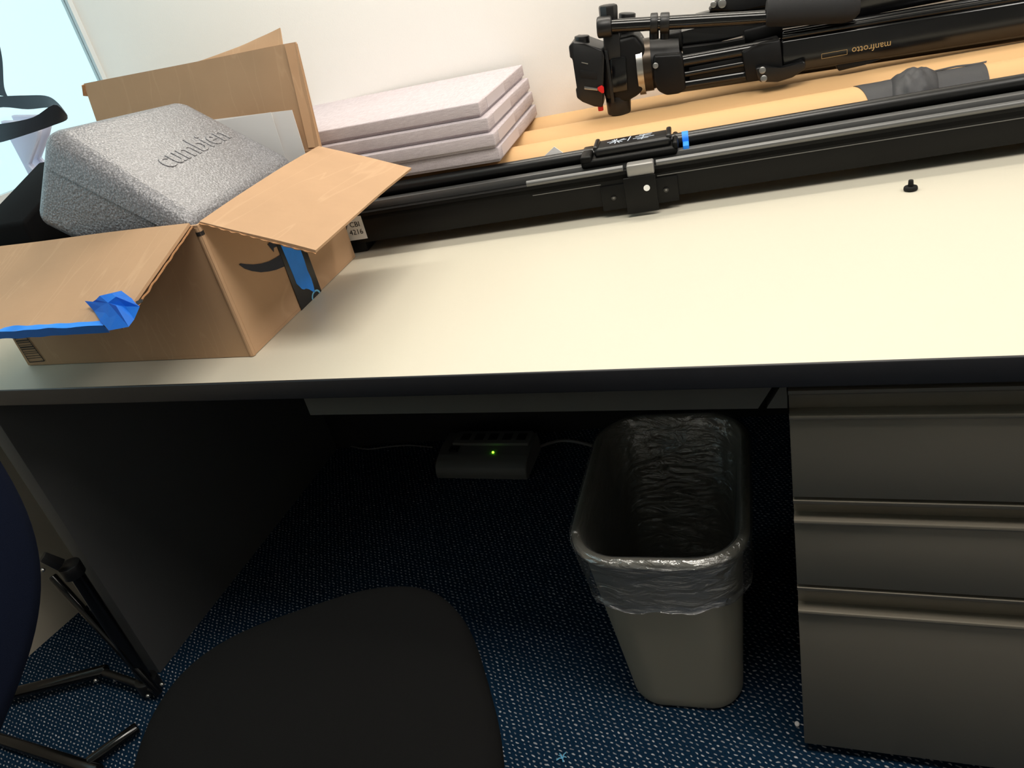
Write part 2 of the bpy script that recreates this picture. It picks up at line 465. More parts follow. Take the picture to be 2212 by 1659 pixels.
# ------------------------------------------------------------------ room
mb = MB(); mb.box((-2.1, -4.6, -0.05), (4.1, 1.6, 0.0)); struct(mb.build('floor', 'carpet', smooth=0))
UC = -1.138
mb = MB(); mb.box((UC, 1.0, 0.0), (4.3, 1.08, 2.6), fr=B); struct(mb.build('wall_back', 'wall_paint', smooth=0))
WC = B(UC, 1.0, 0)                                    # corner of back and window wall
WD = (Vector((-1.47, -0.5, 0)) - WC).normalized()     # along the window wall, away from the corner
WN = Vector((WD.y, -WD.x, 0))                         # away from the room
if WN.x > 0: WN = -WN
def WL(s, t, z): return WC + WD * s + WN * t + Vector((0, 0, z))
S0, S1, ZS, ZH = 0.012, 2.3, 0.93, 2.35
mb = MB()
mb.box((-0.04, 0, 0), (5.4, 0.05, ZS), fr=WL); mb.box((-0.04, 0, ZH), (5.4, 0.05, 2.6), fr=WL)
mb.box((S1, 0, ZS), (5.4, 0.05, ZH), fr=WL)
wl = struct(mb.build('wall_left', 'wall_paint_beige', smooth=0))
win = bpy.data.objects.new('window_1', None); win.location = WL(1.1, 0.05, ZS); col.objects.link(win); struct(win)
ROOTINV[win.name] = Matrix.Translation(win.location).inverted()
mb = MB()
fw = 0.0
mb.box((0.0, 0.0, ZS), (S0, 0.022, ZH), fr=WL); mb.box((S1 - 0.05, 0.0, ZS), (S1, 0.022, ZH), fr=WL)
mb.box((S0, 0.0, ZS), (S1, 0.022, ZS + 0.03), fr=WL); mb.box((S0, 0.0, ZH - 0.05), (S1, 0.022, ZH), fr=WL)
mb.build('window_frame', 'frame_white', win, smooth=0)
mb = MB(); mb.box((S0, 0.009, ZS + 0.03), (S1 - 0.05, 0.013, ZH - 0.05), fr=WL); mb.build('window_pane', 'glass', win, smooth=0)
mb = MB(); mb.box((4.0, -4.6, 0), (4.1, 1.6, 2.6)); struct(mb.build('wall_right', 'wall_paint', smooth=0))
mb = MB(); mb.box((-2.1, -4.6, 0), (4.1, -4.5, 2.6)); struct(mb.build('wall_rear', 'wall_paint', smooth=0))
mb = MB(); mb.box((-2.1, -4.6, 2.6), (4.1, 1.6, 2.66)); struct(mb.build('ceiling', 'ceiling_white', smooth=0))
# lamp housings
lf = thing('linear_lamp', B(-0.05, 0.91, 1.88), 'long white linear lamp hung above the desk near the wall', 'lamp', TH)
mb = MB(); mb.box((-0.85, 0.84, 1.875), (0.75, 0.985, 1.92), 0.01, fr=B); mb.build('housing', 'fixture_white', lf)
for uu in (-0.6, 0.5):
    mb = MB(); mb.cyl(B(uu, 0.91, 1.92), B(uu, 0.91, 2.6), 0.004, seg=8); mb.build('hanger', 'steel', lf)
for x_, y_, w_, d_, lab_ in ((0.35, -0.30, 0.62, 0.32, 'flat white ceiling panel lamp above the chair'), (2.0, -0.10, 0.32, 0.62, 'added unseen ceiling fill panel to the right of the desk')):  # the right-hand housing only goes with the added fill light
    lf = thing('ceiling_lamp', (x_, y_, 2.57), lab_, 'lamp', 0.0, 'ceiling panel lamps')
    mb = MB(); mb.box((x_ - w_, y_ - d_, 2.565), (x_ + w_, y_ + d_, 2.6), 0.004); mb.build('housing', 'fixture_white', lf)

# ------------------------------------------------------------------ desk
desk = thing('desk', (-0.3, 0.4, 0), 'long desk with cream laminate top and black front edge', 'desk')
def yw(x, v=0.992):  # y of the wall-parallel line at x
    return v / cT + x * sT / cT
XL, XR = -1.29, 1.5
poly = [(XL, 0.0035), (XR, 0.0035), (XR, yw(XR)), (-1.235, yw(-1.235))]
mb = MB(); mb.prism([(x, y, ZT - 0.0015) for x, y in poly], (0, 0, 0.0015)); mb.build('worktop', 'laminate', desk, smooth=0)
poly2 = [(XL, 0.004), (XR, 0.004), (XR, yw(XR)), (-1.235, yw(-1.235))]
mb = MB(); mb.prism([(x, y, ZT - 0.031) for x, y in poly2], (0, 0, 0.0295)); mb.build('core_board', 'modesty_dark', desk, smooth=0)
mb = MB(); mb.box((XL, 0, ZT - 0.031), (XR, 0.0045, ZT + 0.0004), 0.0022, 3); mb.build('edge_band', 'edge_black', desk)
mb = MB(); mb.box((-1.022, 0.002, 0.0), (-0.986, 0.828, ZT - 0.031), 0.0015); mb.build('end_panel', 'panel_grey', desk)
mb = MB(); mb.box((-0.337, 0.02, 0.663), (0.306, 0.06, ZT - 0.031))
# slanted right end of the beam
mb.prism([(0.306, 0.02, 0.663), (0.306, 0.02, 0.704), (0.330, 0.02, 0.704)], (0, 0.04, 0)); mb.build('support_beam', 'beam_grey', desk, smooth=0)
mb = MB(); mb.prism([(0.316, 0.02, 0.663), (0.3395, 0.02, 0.663), (0.3395, 0.02, 0.703), (0.338, 0.02, 0.703)], (0, 0.04, 0)); mb.build('beam_bracket', 'beam_grey', desk, smooth=0)
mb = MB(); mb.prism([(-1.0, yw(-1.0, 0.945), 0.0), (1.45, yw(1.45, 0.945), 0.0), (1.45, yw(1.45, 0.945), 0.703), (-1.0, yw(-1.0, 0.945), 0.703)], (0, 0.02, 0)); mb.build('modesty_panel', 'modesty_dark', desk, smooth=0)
mb = MB(); mb.box((1.44, 0.002, 0), (1.476, 0.8, ZT - 0.031)); mb.build('end_panel', 'panel_grey', desk, smooth=0)

# drawer pedestal
PX0, PX1, PY = 0.341, 0.725, 0.020
ped = thing('drawer_pedestal', ((PX0 + PX1) / 2, 0.3, 0), 'grey metal three drawer pedestal under the desk', 'cabinet')
mb = MB(); mb.box((PX0 + 0.002, PY + 0.019, 0.018), (PX1 - 0.002, PY + 0.55, 0.686), 0.002); mb.build('body', 'cabinet_paint', ped)
mb = MB(); mb.box((PX0 + 0.012, PY + 0.035, 0.0), (PX1 - 0.012, PY + 0.52, 0.02)); mb.build('plinth', 'modesty_dark', ped, smooth=0)
for zt, zl, zb in ((0.688, 0.651, 0.527), (0.522, 0.488, 0.373), (0.368, 0.323, 0.024)):
    mb = MB(); mb.box((PX0, PY, zb), (PX1, PY + 0.018, zl - 0.003), 0.0012)
    dr = mb.build('drawer', 'cabinet_paint', ped)
    prof = [(0.0, zl - 0.004), (-0.0035, zl - 0.003), (-0.0048, zl), (-0.0035, zl + 0.003), (0.0, zl + 0.004), (0.006, zl + 0.002), (0.016, zl + 0.002),
            (0.0165, zt - 0.012), (0.012, zt - 0.010), (0.002, zt - 0.008), (0.0, zt - 0.005), (0.0, zt - 0.001), (0.003, zt), (0.0185, zt), (0.0185, zl - 0.004)]
    mb = MB(); mb.prism([(PX0, PY + a, b) for a, b in prof], (PX1 - PX0, 0, 0)); mb.build('finger_pull', 'cabinet_paint', dr, smooth=50)

# ------------------------------------------------------------------ shipping box
BX = {'FL': Vector((-0.955, 0.086, 0)), 'FR': Vector((-0.449, 0.079, 0)), 'BR': Vector((-0.471, 0.475, 0)), 'BL': Vector((-0.977, 0.482, 0))}
ZB, ZTB = ZT + 0.0012, 0.953
def bz(k, z): return Vector((BX[k].x, BX[k].y, z))
carton = thing('shipping_box', (-0.71, 0.28, ZT), 'open brown cardboard shipping box with raised flaps at the left of the desk', 'box')
ctr = Vector((-0.713, 0.28, 0.84))
def panel(a, b, z0, z1, nm):
    p = [bz(a, z0), bz(b, z0), bz(b, z1), bz(a, z1)]
    n = (p[1] - p[0]).cross(p[3] - p[0]).normalized()
    if n.dot(ctr - p[0]) > 0: p = [p[1], p[0], p[3], p[2]]
    m_ = MB(); m_.sheet(p[0], p[1], p[2], p[3], 0.005, 14, 8, 0.0012, 9.0)
    return m_.build(nm, 'cardboard', carton)
front = panel('FL', 'FR', ZB, ZTB, 'front_panel')
right = panel('FR', 'BR', ZB, ZTB, 'side_panel')
panel('BR', 'BL', ZB, ZTB, 'back_panel')
panel('BL', 'FL', ZB, ZTB, 'side_panel')
mb = MB(); mb.hexa([bz('FL', ZT + 0.001), bz('FR', ZT + 0.001), bz('BR', ZT + 0.001), bz('BL', ZT + 0.001)] + [bz(k, ZT + 0.006) for k in ('FL', 'FR', 'BR', 'BL')]); mb.build('bottom_panel', 'cardboard', carton, smooth=0)
# rounded corner fold between front and right panel
mb = MB(); mb.tube([bz('FR', ZB) + Vector((-0.0042, 0.0042, 0)), bz('FR', 0.80) + Vector((-0.0038, 0.0038, 0)), bz('FR', 0.87) + Vector((-0.0045, 0.0042, 0)), bz('FR', ZTB - 0.004) + Vector((-0.0045, 0.0042, 0))], 0.0055, 14); mb.build('corner_fold', 'cardboard', carton)
mb = MB(); mb.tube([bz('FR', ZTB - 0.016) + Vector((-0.0045, 0.0042, 0)), bz('FR', ZTB - 0.010) + Vector((-0.0045, 0.0042, 0))], 0.0060, 14); mb.build('printed_band', 'print_black', carton)
# flaps
def flap(p0, p1, q1, q0, nm, bow=None, amp=0.002):
    m_ = MB(); m_.sheet(p0, p1, q1, q0, 0.0045, 16, 10, amp, 7.0, bow)
    return m_.build(nm, 'cardboard', carton)
ca, sa = math.cos(math.radians(19)), math.sin(math.radians(19))
LF = 0.2
h0, h1 = bz('FL', ZTB) + Vector((0, 0, 0.004)), bz('FR', ZTB) + Vector((-0.012, 0, 0.004))
off = Vector((0, -ca, -sa)) * LF
FN = Vector((0, -sa, ca))           # flap upper normal
ff = flap(h0 + off, h1 + off, h1, h0, 'flap', lambda s, t: -0.006 * math.sin(math.pi * t) * (1 - s) + 0.002)
ff['label'] = 'front flap folded out and down with blue tape'
ca2, sa2 = math.cos(math.radians(20)), math.sin(math.radians(20))
k0, k1 = bz('FR', ZTB) + Vector((0, 0.008, 0.004)), bz('BR', ZTB) + Vector((0, 0, 0.004))
off2 = Vector((ca2, 0, -sa2)) * 0.185
rf = flap(k0 + off2, k1 + off2, k1, k0, 'flap', lambda s, t: 0.003 * math.sin(math.pi * s))
# torn corrugated edge of the right flap
mb = MB()
N = 46
def torn(s, t):
    a = k0 + off2 * s
    return a + Vector((0, -0.001 - 0.0035 * t * (0.6 + 0.4 * math.sin(s * 70)), -0.0025 - 0.003 * (0.5 + 0.5 * noise.noise(Vector((s * 16, 3, 0))))))
mb.grid(torn, N, 2, 0.0012); mb.build('torn_edge', 'cardboard_edge', rf)
mb = MB()
def torn2(s, t):
    a = h1 + off * s
    return a + Vector((0.001 + 0.003 * t, 0, -0.003 - 0.003 * (0.5 + 0.5 * noise.noise(Vector((s * 16, 9, 0))))))
mb.grid(torn2, N, 2, 0.0012); mb.build('torn_edge', 'cardboard_edge', ff)
ca3, sa3 = math.cos(math.radians(80)), math.sin(math.radians(80))
g0, g1 = bz('BR', ZTB), bz('BL', ZTB)
off3 = Vector((0, ca3, sa3)) * 0.19
bf = flap(g1, g0, g0 + off3 + Vector((-0.002, 0, -0.008)), g1 + off3, 'flap', lambda s, t: 0.004 * t * math.cos(6 * s) - 0.010 * t * max(0, (s - 0.9) * 8))
# folded side strip and torn outer ply of the back flap
e0, e1 = g0, g0 + off3 + Vector((-0.002, 0, -0.008))
mb = MB(); mb.sheet(e0 + Vector((-0.020, -0.004, 0.004)), e0 + Vector((0.002, 0.006, 0.0)), e1 + Vector((0.002, 0.006, -0.004)), e1 + Vector((-0.018, -0.004, 0)), 0.003, 3, 10, 0.0015, 20); mb.build('folded_edge', 'cardboard', bf)
mb = MB(); mb.sheet(ony(410, 138, 0.520), ony(610, 96, 0.520), ony(604, 59, 0.540), ony(520, 100, 0.530), 0.0015, 10, 4, 0.003, 14); mb.build('torn_ply', 'cardboard', bf)
mb = MB(); mb.sheet(ony(176, 184, 0.507), ony(182, 182, 0.512), ony(190, 207, 0.512), ony(180, 206, 0.507), 0.004, 3, 4, 0.002, 40); mb.build('torn_ply', 'cardboard_edge', bf)
# left flap folded down inside
g2, g3 = bz('BL', ZTB), bz('FL', ZTB)
mb = MB(); mb.sheet(g2 + Vector((0.012, -0.02, -0.001)), g3 + Vector((0.012, 0.02, -0.001)), g3 + Vector((0.022, 0.02, -0.17)), g2 + Vector((0.022, -0.02, -0.17)), 0.0045, 10, 6, 0.001); mb.build('flap', 'cardboard', carton)

# print and tape on the right panel
sd = (BX['BR'] - BX['FR']); SL = sd.length; sd = sd / SL
sn = Vector((sd.y, -sd.x, 0))
def RF(s, z, o=0.0006): return bz('FR', ZT + z) + sd * s + sn * o
def decal(pts, mtl, nm, par, fr, o, th=0.0003):
    base = [fr(a, b, o) for a, b in pts]
    n = (fr(0, 0, 1) - fr(0, 0, 0))
    m_ = MB(); m_.prism(base, n * th)
    return m_.build(nm, mtl, par, smooth=0)
smile = [(0.052, 0.134), (0.060, 0.124), (0.075, 0.113), (0.095, 0.102), (0.115, 0.0945), (0.135, 0.0885), (0.163, 0.083), (0.163, 0.1045), (0.145, 0.1055), (0.125, 0.108), (0.105, 0.113), (0.085, 0.120), (0.068, 0.128), (0.056, 0.1345)]
decal(smile, 'print_navy', 'printed_smile', right, RF, 0.0012)
decal([(0.139, 0.132), (0.147, 0.115), (0.151, 0.121), (0.163, 0.119), (0.163, 0.135)], 'print_navy', 'printed_smile', right, RF, 0.0012)
decal([(0.161, 0.0005), (0.239, 0.0005), (0.2385, 0.205), (0.161, 0.205)], 'tape_black', 'black_tape', right, RF, 0.0015)
decal([(0.169, 0.205), (0.171, 0.115), (0.174, 0.06), (0.174, 0.045), (0.179, 0.038), (0.183, 0.031), (0.189, 0.027), (0.195, 0.026), (0.203, 0.021), (0.211, 0.013), (0.217, 0.008), (0.220, 0.02), (0.2215, 0.034), (0.219, 0.05), (0.221, 0.07), (0.221, 0.205)], 'tape_blue', 'blue_tape', right, RF, 0.0019)
arc = [(0.205 + 0.016 * math.cos(a), 0.0006 + 0.011 * math.sin(a)) for a in [math.pi * i / 10 for i in range(11)]]
arc += [(0.205 + 0.012 * math.cos(a), 0.0006 + 0.008 * math.sin(a)) for a in [math.pi * (10 - i) / 10 for i in range(11)]]
decal([(0.012 + a, b) for a, b in arc], 'print_cyan', 'printed_ring', right, RF, 0.0019)
# ruled marker strip on the front panel
fd = (BX['FR'] - BX['FL']); FLn = fd.length; fd = fd / FLn
fn_ = Vector((fd.y, -fd.x, 0))
def FF(s, z, o=0.0006): return bz('FL', ZT + z) + fd * s + fn_ * o
mb = MB()
def bar(a, b, w):
    a, b = Vector(a), Vector(b); d = (b - a).normalized(); n = Vector((-d.y, d.x)) * w / 2
    mb.prism([FF(*(a + n), 0.0016), FF(*(b + n), 0.0016), FF(*(b - n), 0.0016), FF(*(a - n), 0.0016)], fn_ * 0.0003)
bar((0.010, 0.008), (0.049, 0.0095), 0.0016); bar((0.049, 0.0095), (0.033, 0.085), 0.0016); bar((0.010, 0.008), (0.006, 0.085), 0.0012)
for i in range(15):
    z = 0.016 + i * 0.0045 + random.uniform(-0.0006, 0.0006)
    w = (0.0008, 0.0016, 0.0024)[i % 3] if i > 3 else 0.001
    bar((0.0095 - i * 0.0002, z), (0.0475 - (z - 0.0095) * 0.21, z + 0.001), w)
mb.build('printed_rule', 'print_black', front, smooth=0)
# blue tape on the front flap
def FFp(s, t, o=0.001): return h1 + (h0 - h1) * s + off * t + FN * o     # s from the right corner, t from hinge
mb = MB()
def tapeedge(s, t):
    ss = 0.05 + s * 1.0; lift = 0.003 * noise.noise(Vector((ss * 14, t * 2, 1)))
    a = t * 2 - 1
    if a < 0: return FFp(ss, 1.0 + 0.05 * a * 0.8, 0.003 + lift)
    return FFp(ss, 1.0 + 0.004, 0.003 - 0.014 * a + lift)
mb.grid(tapeedge, 60, 4, 0.0004); mb.build('blue_tape', 'tape_blue', ff)
def flap_px(x, y, o):
    return onplane(x, y, h1 + FN * o, FN)
def crumple(pts, name):
    """pts: polygon of (px, py, lift); fan with a raised, creased middle"""
    m_ = MB(); bm = m_.bm
    P = [flap_px(x, y, o) for x, y, o in pts]
    c = sum(P, Vector()) / len(P) + FN * 0.012
    ring2 = [c.lerp(p, 0.5) + FN * random.uniform(-0.004, 0.012) for p in P]
    vc = bm.verts.new(c); v1 = [bm.verts.new(p) for p in ring2]; v2 = [bm.verts.new(p) for p in P]
    n = len(P)
    for i in range(n):
        j = (i + 1) % n
        bm.faces.new((vc, v1[i], v1[j])); bm.faces.new((v1[i], v2[i], v2[j])); bm.faces.new((v1[i], v2[j], v1[j]))
    bmesh.ops.solidify(bm, geom=bm.faces[:], thickness=0.0005)
    return m_.build(name, 'tape_blue', ff, smooth=0)
crumple([(183, 650, 0.012), (195, 655, 0.006), (222, 650, 0.004), (262, 628, 0.008), (285, 645, 0.006), (293, 655, 0.003), (302, 662, 0.008), (290, 690, 0.004), (278, 706, 0.004), (235, 714, 0.002), (216, 692, 0.006), (203, 672, 0.004)], 'blue_tape')
mb = MB(); mb.sheet(flap_px(293, 652, 0.003), flap_px(308, 646, 0.003), flap_px(309, 652, 0.003), flap_px(296, 660, 0.003), 0.0005, 2, 2); mb.build('printed_mark', 'print_black', ff, smooth=0)

# ------------------------------------------------------------------ moulded foam case in the box
FO = {'TL': (-0.690, 0.110, 1.1092), 'TF': (-0.475, 0.112, 0.951), 'TB': (-0.703, 0.445, 1.097), 'TR': (-0.488, 0.448, 0.938), 'BL': (-0.778, 0.102, 0.990), 'BF': (-0.563, 0.105, 0.832), 'BB': (-0.791, 0.438, 0.978), 'BR': (-0.576, 0.440, 0.819)}
FO = {k: Vector(v) for k, v in FO.items()}
for k, (x, y) in {'TL': (82, 272), 'TB': (388, 206), 'TR': (664, 336), 'TF': (420, 487), 'BL': (68, 482)}.items():
    d = ray(x, y).normalized(); FO[k] = CC + d * d.dot(FO[k] - CC)
FO['TL'], FO['TB'], FO['TF'] = Vector((-0.700, 0.124, 1.119)), Vector((-0.690, 0.429, 1.092)), Vector((-0.472, 0.098, 0.9475))
_n = (FO['TF'] - FO['TL']).cross(FO['TB'] - FO['TL']).normalized()
FO['TR'] = onplane(648, 343, FO['TL'], _n)      # lid top is flat
def mixp(a, b, t): return FO[a].lerp(FO[b], t)
foam = thing('foam_case', (FO['BF'] + FO['BR']) / 2, 'grey moulded foam case with rounded edges tilted inside the cardboard box', 'case')
sr = {'L': 0.36, 'F': 0.22, 'B': 0.36, 'R': 0.22}
def rhex(c, bevel_edges, w, seg):
    m_ = MB()
    vs, fs = m_._new(c, [(0, 3, 2, 1), (4, 5, 6, 7), (0, 1, 5, 4), (1, 2, 6, 5), (2, 3, 7, 6), (3, 0, 4, 7)])
    es = [e for e in {e for f in fs for e in f.edges} if (vs.index(e.verts[0]), vs.index(e.verts[1])) in bevel_edges or (vs.index(e.verts[1]), vs.index(e.verts[0])) in bevel_edges]
    bmesh.ops.bevel(m_.bm, geom=es, offset=w, segments=seg, affect='EDGES', profile=0.5, clamp_overlap=True)
    return m_
vert_e = {(0, 4), (1, 5), (2, 6), (3, 7)}
top_e = {(4, 5), (5, 6), (6, 7), (7, 4)}; bot_e = {(0, 1), (1, 2), (2, 3), (3, 0)}
seam = [mixp('TL', 'BL', sr['L']), mixp('TF', 'BF', sr['F']), mixp('TR', 'BR', sr['R']), mixp('TB', 'BB', sr['B'])]
lidm = rhex(seam + [FO['TL'], FO['TF'], FO['TR'], FO['TB']], vert_e | top_e, 0.028, 7)
lid = lidm.build('lid', 'foam', foam, smooth=60)
up = (FO['TL'] - FO['BL']).normalized()
cen = sum(seam, Vector()) / 4
seam2 = [p.lerp(cen, 0.012) - up * 0.0012 for p in seam]
basem = rhex([FO['BL'], FO['BF'], FO['BR'], FO['BB']] + seam2, vert_e | bot_e, 0.022, 6)
basem.build('base', 'foam', foam, smooth=60)
tn = (FO['TF'] - FO['TL']).cross(FO['TB'] - FO['TL']).normalized()
if tn.z < 0: tn = -tn
from mathutils.bvhtree import BVHTree
bv = BVHTree.FromPolygons([ROOTINV[foam.name].inverted() @ v.co for v in lid.data.vertices], [tuple(p.vertices) for p in lid.data.polygons])
tp, tn, _i, _d = bv.ray_cast(CC, ray(418, 318).normalized())
if tn.z < 0: tn = -tn
bl = (FO['TR'] - FO['TF']).normalized()
text('cumbien', 0.056, tp + tn * 0.0002, bl, -(FO['TF'] - FO['TL']), 0.0007, 'embossed_lettering', 'foam', lid)

# black pouch standing in the box beside the foam, and paper sheets
def fy(x, y, Y): return ony(x, y, Y)
mb = MB(); mb.hexa([(-0.926, 0.108, 0.745), (-0.812, 0.108, 0.745), (-0.812, 0.285, 0.745), (-0.926, 0.285, 0.745),
                    (-0.926, 0.108, 0.985), (-0.812, 0.108, 0.985), (-0.812, 0.285, 1.045), (-0.926, 0.285, 1.045)], 0.006, 3)
tag(mb.build('fabric_pouch', 'black_fabric'), 'black soft pouch standing in the cardboard box left of the foam', 'pouch')
def sheet_paper(px, Y, label, lean=0.0):
    a, b, c = [ony(x, y, Y) for x, y in px]
    m_ = MB()
    p = [Vector((a.x, Y, 0.744)), Vector((c.x - 0.003, Y, 0.744)), Vector((b.x, Y + lean, b.z)), Vector((a.x, Y + lean, a.z))]
    m_.sheet(p[0], p[1], p[2], p[3], 0.0006, 10, 12, 0.0025, 8.0)
    return tag(m_.build('paper_sheet', 'paper_white'), label, 'paper', 'papers in the shipping box')
sheet_paper(((430, 262), (630, 238), (655, 330)), 0.462, 'taller white paper sheet standing at the back of the cardboard box')
sheet_paper(((425, 268), (584, 243), (610, 335)), 0.457, 'shorter white paper sheet just in front of the taller one')

# ------------------------------------------------------------------ white gift bag with ribbon handles
bag = thing('gift_bag', (-1.24, 0.53, ZT), 'white gift bag with dark navy ribbon handle beside the window', 'bag')
yf = 0.545
prof = [fy(64, 262, yf), fy(84, 284, yf), fy(78, 306, yf), fy(58, 356, yf)]
right_e = [Vector((p.x, yf, p.z)) for p in prof] + [Vector((-1.235, yf, 0.93)), Vector((-1.230, yf, 0.737))]
left_x = -1.288
fr_ = [Vector((left_x, yf, right_e[0].z + 0.012))] + right_e + [Vector((left_x, yf, 0.737))]
mb = MB(); mb.prism(fr_, (0.0, 0.012, 0), 0.002, 1)
front_p = mb.build('front_panel', 'bag_white', bag)
mb = MB(); mb.prism([p + Vector((-0.004, 0.035, 0.004)) for p in fr_], (0, 0.012, 0), 0.002, 1); mb.build('back_panel', 'bag_white', bag)
mb = MB()
n = len(right_e)
def gus(s, t):
    k = t * (n - 1); i = min(int(k), n - 2); p = right_e[i].lerp(right_e[i + 1], k - i)
    return p + Vector((-0.004 - 0.012 * math.sin(math.pi * s), 0.006 + 0.034 * s, 0))
mb.grid(gus, 8, 12, 0.0012); mb.build('gusset', 'bag_white', bag)
def ribbon(knots, name):
    """knots: (x_top, y_top, x_bot, y_bot, depth)"""
    K = [(ony(a, b, Y), ony(c, d, Y)) for a, b, c, d, Y in knots]
    m_ = MB()
    def cr(p0, p1, p2, p3, t):
        return 0.5 * ((2 * p1) + (p2 - p0) * t + (2 * p0 - 5 * p1 + 4 * p2 - p3) * t * t + (3 * p1 - p0 - 3 * p2 + p3) * t ** 3)
    L = len(K)
    def fn(s, t):
        k = s * (L - 1); i = min(int(k), L - 2); f_ = k - i
        g = lambda j, e: K[max(0, min(L - 1, j))][e]
        a = cr(g(i - 1, 0), g(i, 0), g(i + 1, 0), g(i + 2, 0), f_); b = cr(g(i - 1, 1), g(i, 1), g(i + 1, 1), g(i + 2, 1), f_)
        return a.lerp(b, t)
    m_.grid(fn, 40, 4, 0.0008)
    return m_.build(name, 'ribbon', bag)
ribbon([(-60, 212, -60, 250, 0.57), (0, 208, 0, 232, 0.57), (55, 206, 60, 236, 0.57), (100, 207, 108, 232, 0.56), (125, 222, 130, 240, 0.54), (146, 250, 146, 257, 0.525), (118, 226, 112, 272, 0.50), (70, 254, 66, 288, 0.485), (0, 268, 0, 308, 0.47), (-60, 275, -60, 318, 0.47)], 'ribbon_handle')
ribbon([(-40, 60, -10, 60, 0.56), (-22, 120, 4, 125, 0.56), (-12, 172, 8, 185, 0.56), (-8, 205, 16, 209, 0.56)], 'ribbon_handle')

# ------------------------------------------------------------------ cardboard tubes along the wall
RT = 0.059
tube_lab = ['brown cardboard tube nearest the black rail, wrapped with dark tape', 'brown cardboard tube in the middle of the three', 'brown cardboard tube lying against the wall']
tubes = []
for k, v in enumerate((0.697, 0.8155, 0.934)):
    t = thing('cardboard_tube', B(0.2, v, ZT), tube_lab[k], 'tube', TH, 'cardboard tubes along the wall')
    u0, u1 = -0.74 + 0.012 * k, 1.25
    mb = MB(); zc = ZT + RT
    mb.cyl(B(u0, v, zc), B(u1, v, zc), RT, seg=56); mb.build('tube', 'cardboard_tube', t)
    for ue, s_ in ((u0, -1), (u1, 1)):
        mb = MB(); mb.cyl(B(ue, v, zc), B(ue + s_ * 0.002, v, zc), RT - 0.006, seg=40); mb.build('end_cap', 'white_plastic', t)
    tubes.append(t)
vt, zt_ = 0.697, ZT + RT
def around(u, a, r): return B(u, vt - r * math.cos(a), zt_ + r * math.sin(a))     # a: 0 towards viewer, 90 deg up
mb = MB()
def tp_(s, t):
    a = math.radians(-50 + 150 * t)
    u = (0.548 + 0.014 * math.sin(3 * t) - 0.010 * t) * (1 - s) + (0.735 + 0.012 * t) * s
    r = RT + 0.0012 + 0.0012 * max(0, noise.noise(Vector((s * 9, t * 7, 2))))
    return around(u, a, r)
mb.grid(tp_, 40, 24, 0.0008); tape = mb.build('tape_wrap', 'tape_gaffer', tubes[0])
mb = MB()
def lump(s, t):
    a = math.radians(18 + 88 * t)
    u = 0.596 + 0.072 * s + 0.012 * (t - 0.5)
    hgt = 0.017 * math.sin(math.pi * s) ** 0.7 * (0.35 + 0.65 * math.sin(math.pi * min(1, t * 1.02)) ** 0.8)
    hgt += 0.003 * noise.noise(Vector((s * 8, t * 10, 5))) * math.sin(math.pi * s)
    hgt += 0.004 * abs(math.sin(9 * s + 5 * t)) * math.sin(math.pi * s)
    return around(u, a, RT + 0.0015 + hgt)
mb.grid(lump, 22, 26, 0.0008); mb.build('tape_bulge', 'tape_gaffer', tape)
mb = MB(); mb.sheet(around(0.66, math.radians(96), RT + 0.002), around(0.752, math.radians(99), RT + 0.002), around(0.754, math.radians(103), RT + 0.004), around(0.66, math.radians(106), RT + 0.004), 0.0008, 8, 2, 0.002, 30); mb.build('tape_tail', 'tape_gaffer', tape)

# white card poking up between tube and slider
c0, c1, c2 = onv(1197, 317, 0.640), onv(1160, 352, 0.637), onv(1238, 345, 0.637)
mb = MB(); mb.prism([c0, c2, c2 + Vector((-0.006, 0, -0.07)), c1 + Vector((-0.004, 0, -0.07)), c1], NB * 0.0015)
tag(mb.build('paper_card', 'paper_white'), 'white card corner poking up behind the black rail', 'card')

# ------------------------------------------------------------------ flat linen boxes
corners = [(-0.167, 0.5845), (-0.168, 0.578), (-0.177, 0.5865), (-0.190, 0.594)]
rots = (4.2, 4.6, 4.0, 3.6)
labs = ['pale grey linen covered flat box at the bottom of the stack', 'pale grey linen covered flat box second from the bottom', 'pale grey linen covered flat box second from the top', 'pale grey linen covered flat box on top of the stack']
zc = ZT + 2 * RT + 0.0006
HB = 0.0278
for k in range(4):
    a = math.radians(rots[k]); ex = Vector((math.cos(a), math.sin(a), 0)); ey = Vector((-math.sin(a), math.cos(a), 0))
    o = Vector((*corners[k], zc))
    def LB(x, y, z): return o - ex * x + ey * y + Vector((0, 0, z))
    Wd, Dp = 0.53, 0.362 - 0.012 * (k == 0)
    t = thing('linen_box', LB(Wd / 2, Dp / 2, 0), labs[k], 'box', a, 'linen boxes stacked on the tubes')
    mb = MB(); mb.box((0.004, 0.004, 0.0), (Wd - 0.004, Dp - 0.004, 0.012), 0.0015, fr=LB); mb.build('tray', 'linen', t)
    mb = MB(); mb.box((0, 0, 0.004), (Wd, Dp, HB - 0.0004), 0.0028, 3, fr=LB); l_ = mb.build('lid', 'linen', t)
    mb = MB(); mb.box((-0.0006, 0.02 + 0.01 * k, 0.006), (0.0, 0.16 + 0.008 * k, HB - 0.002), 0, fr=LB); mb.build('side_label', 'linen_tape', l_, smooth=0)
    zc += HB

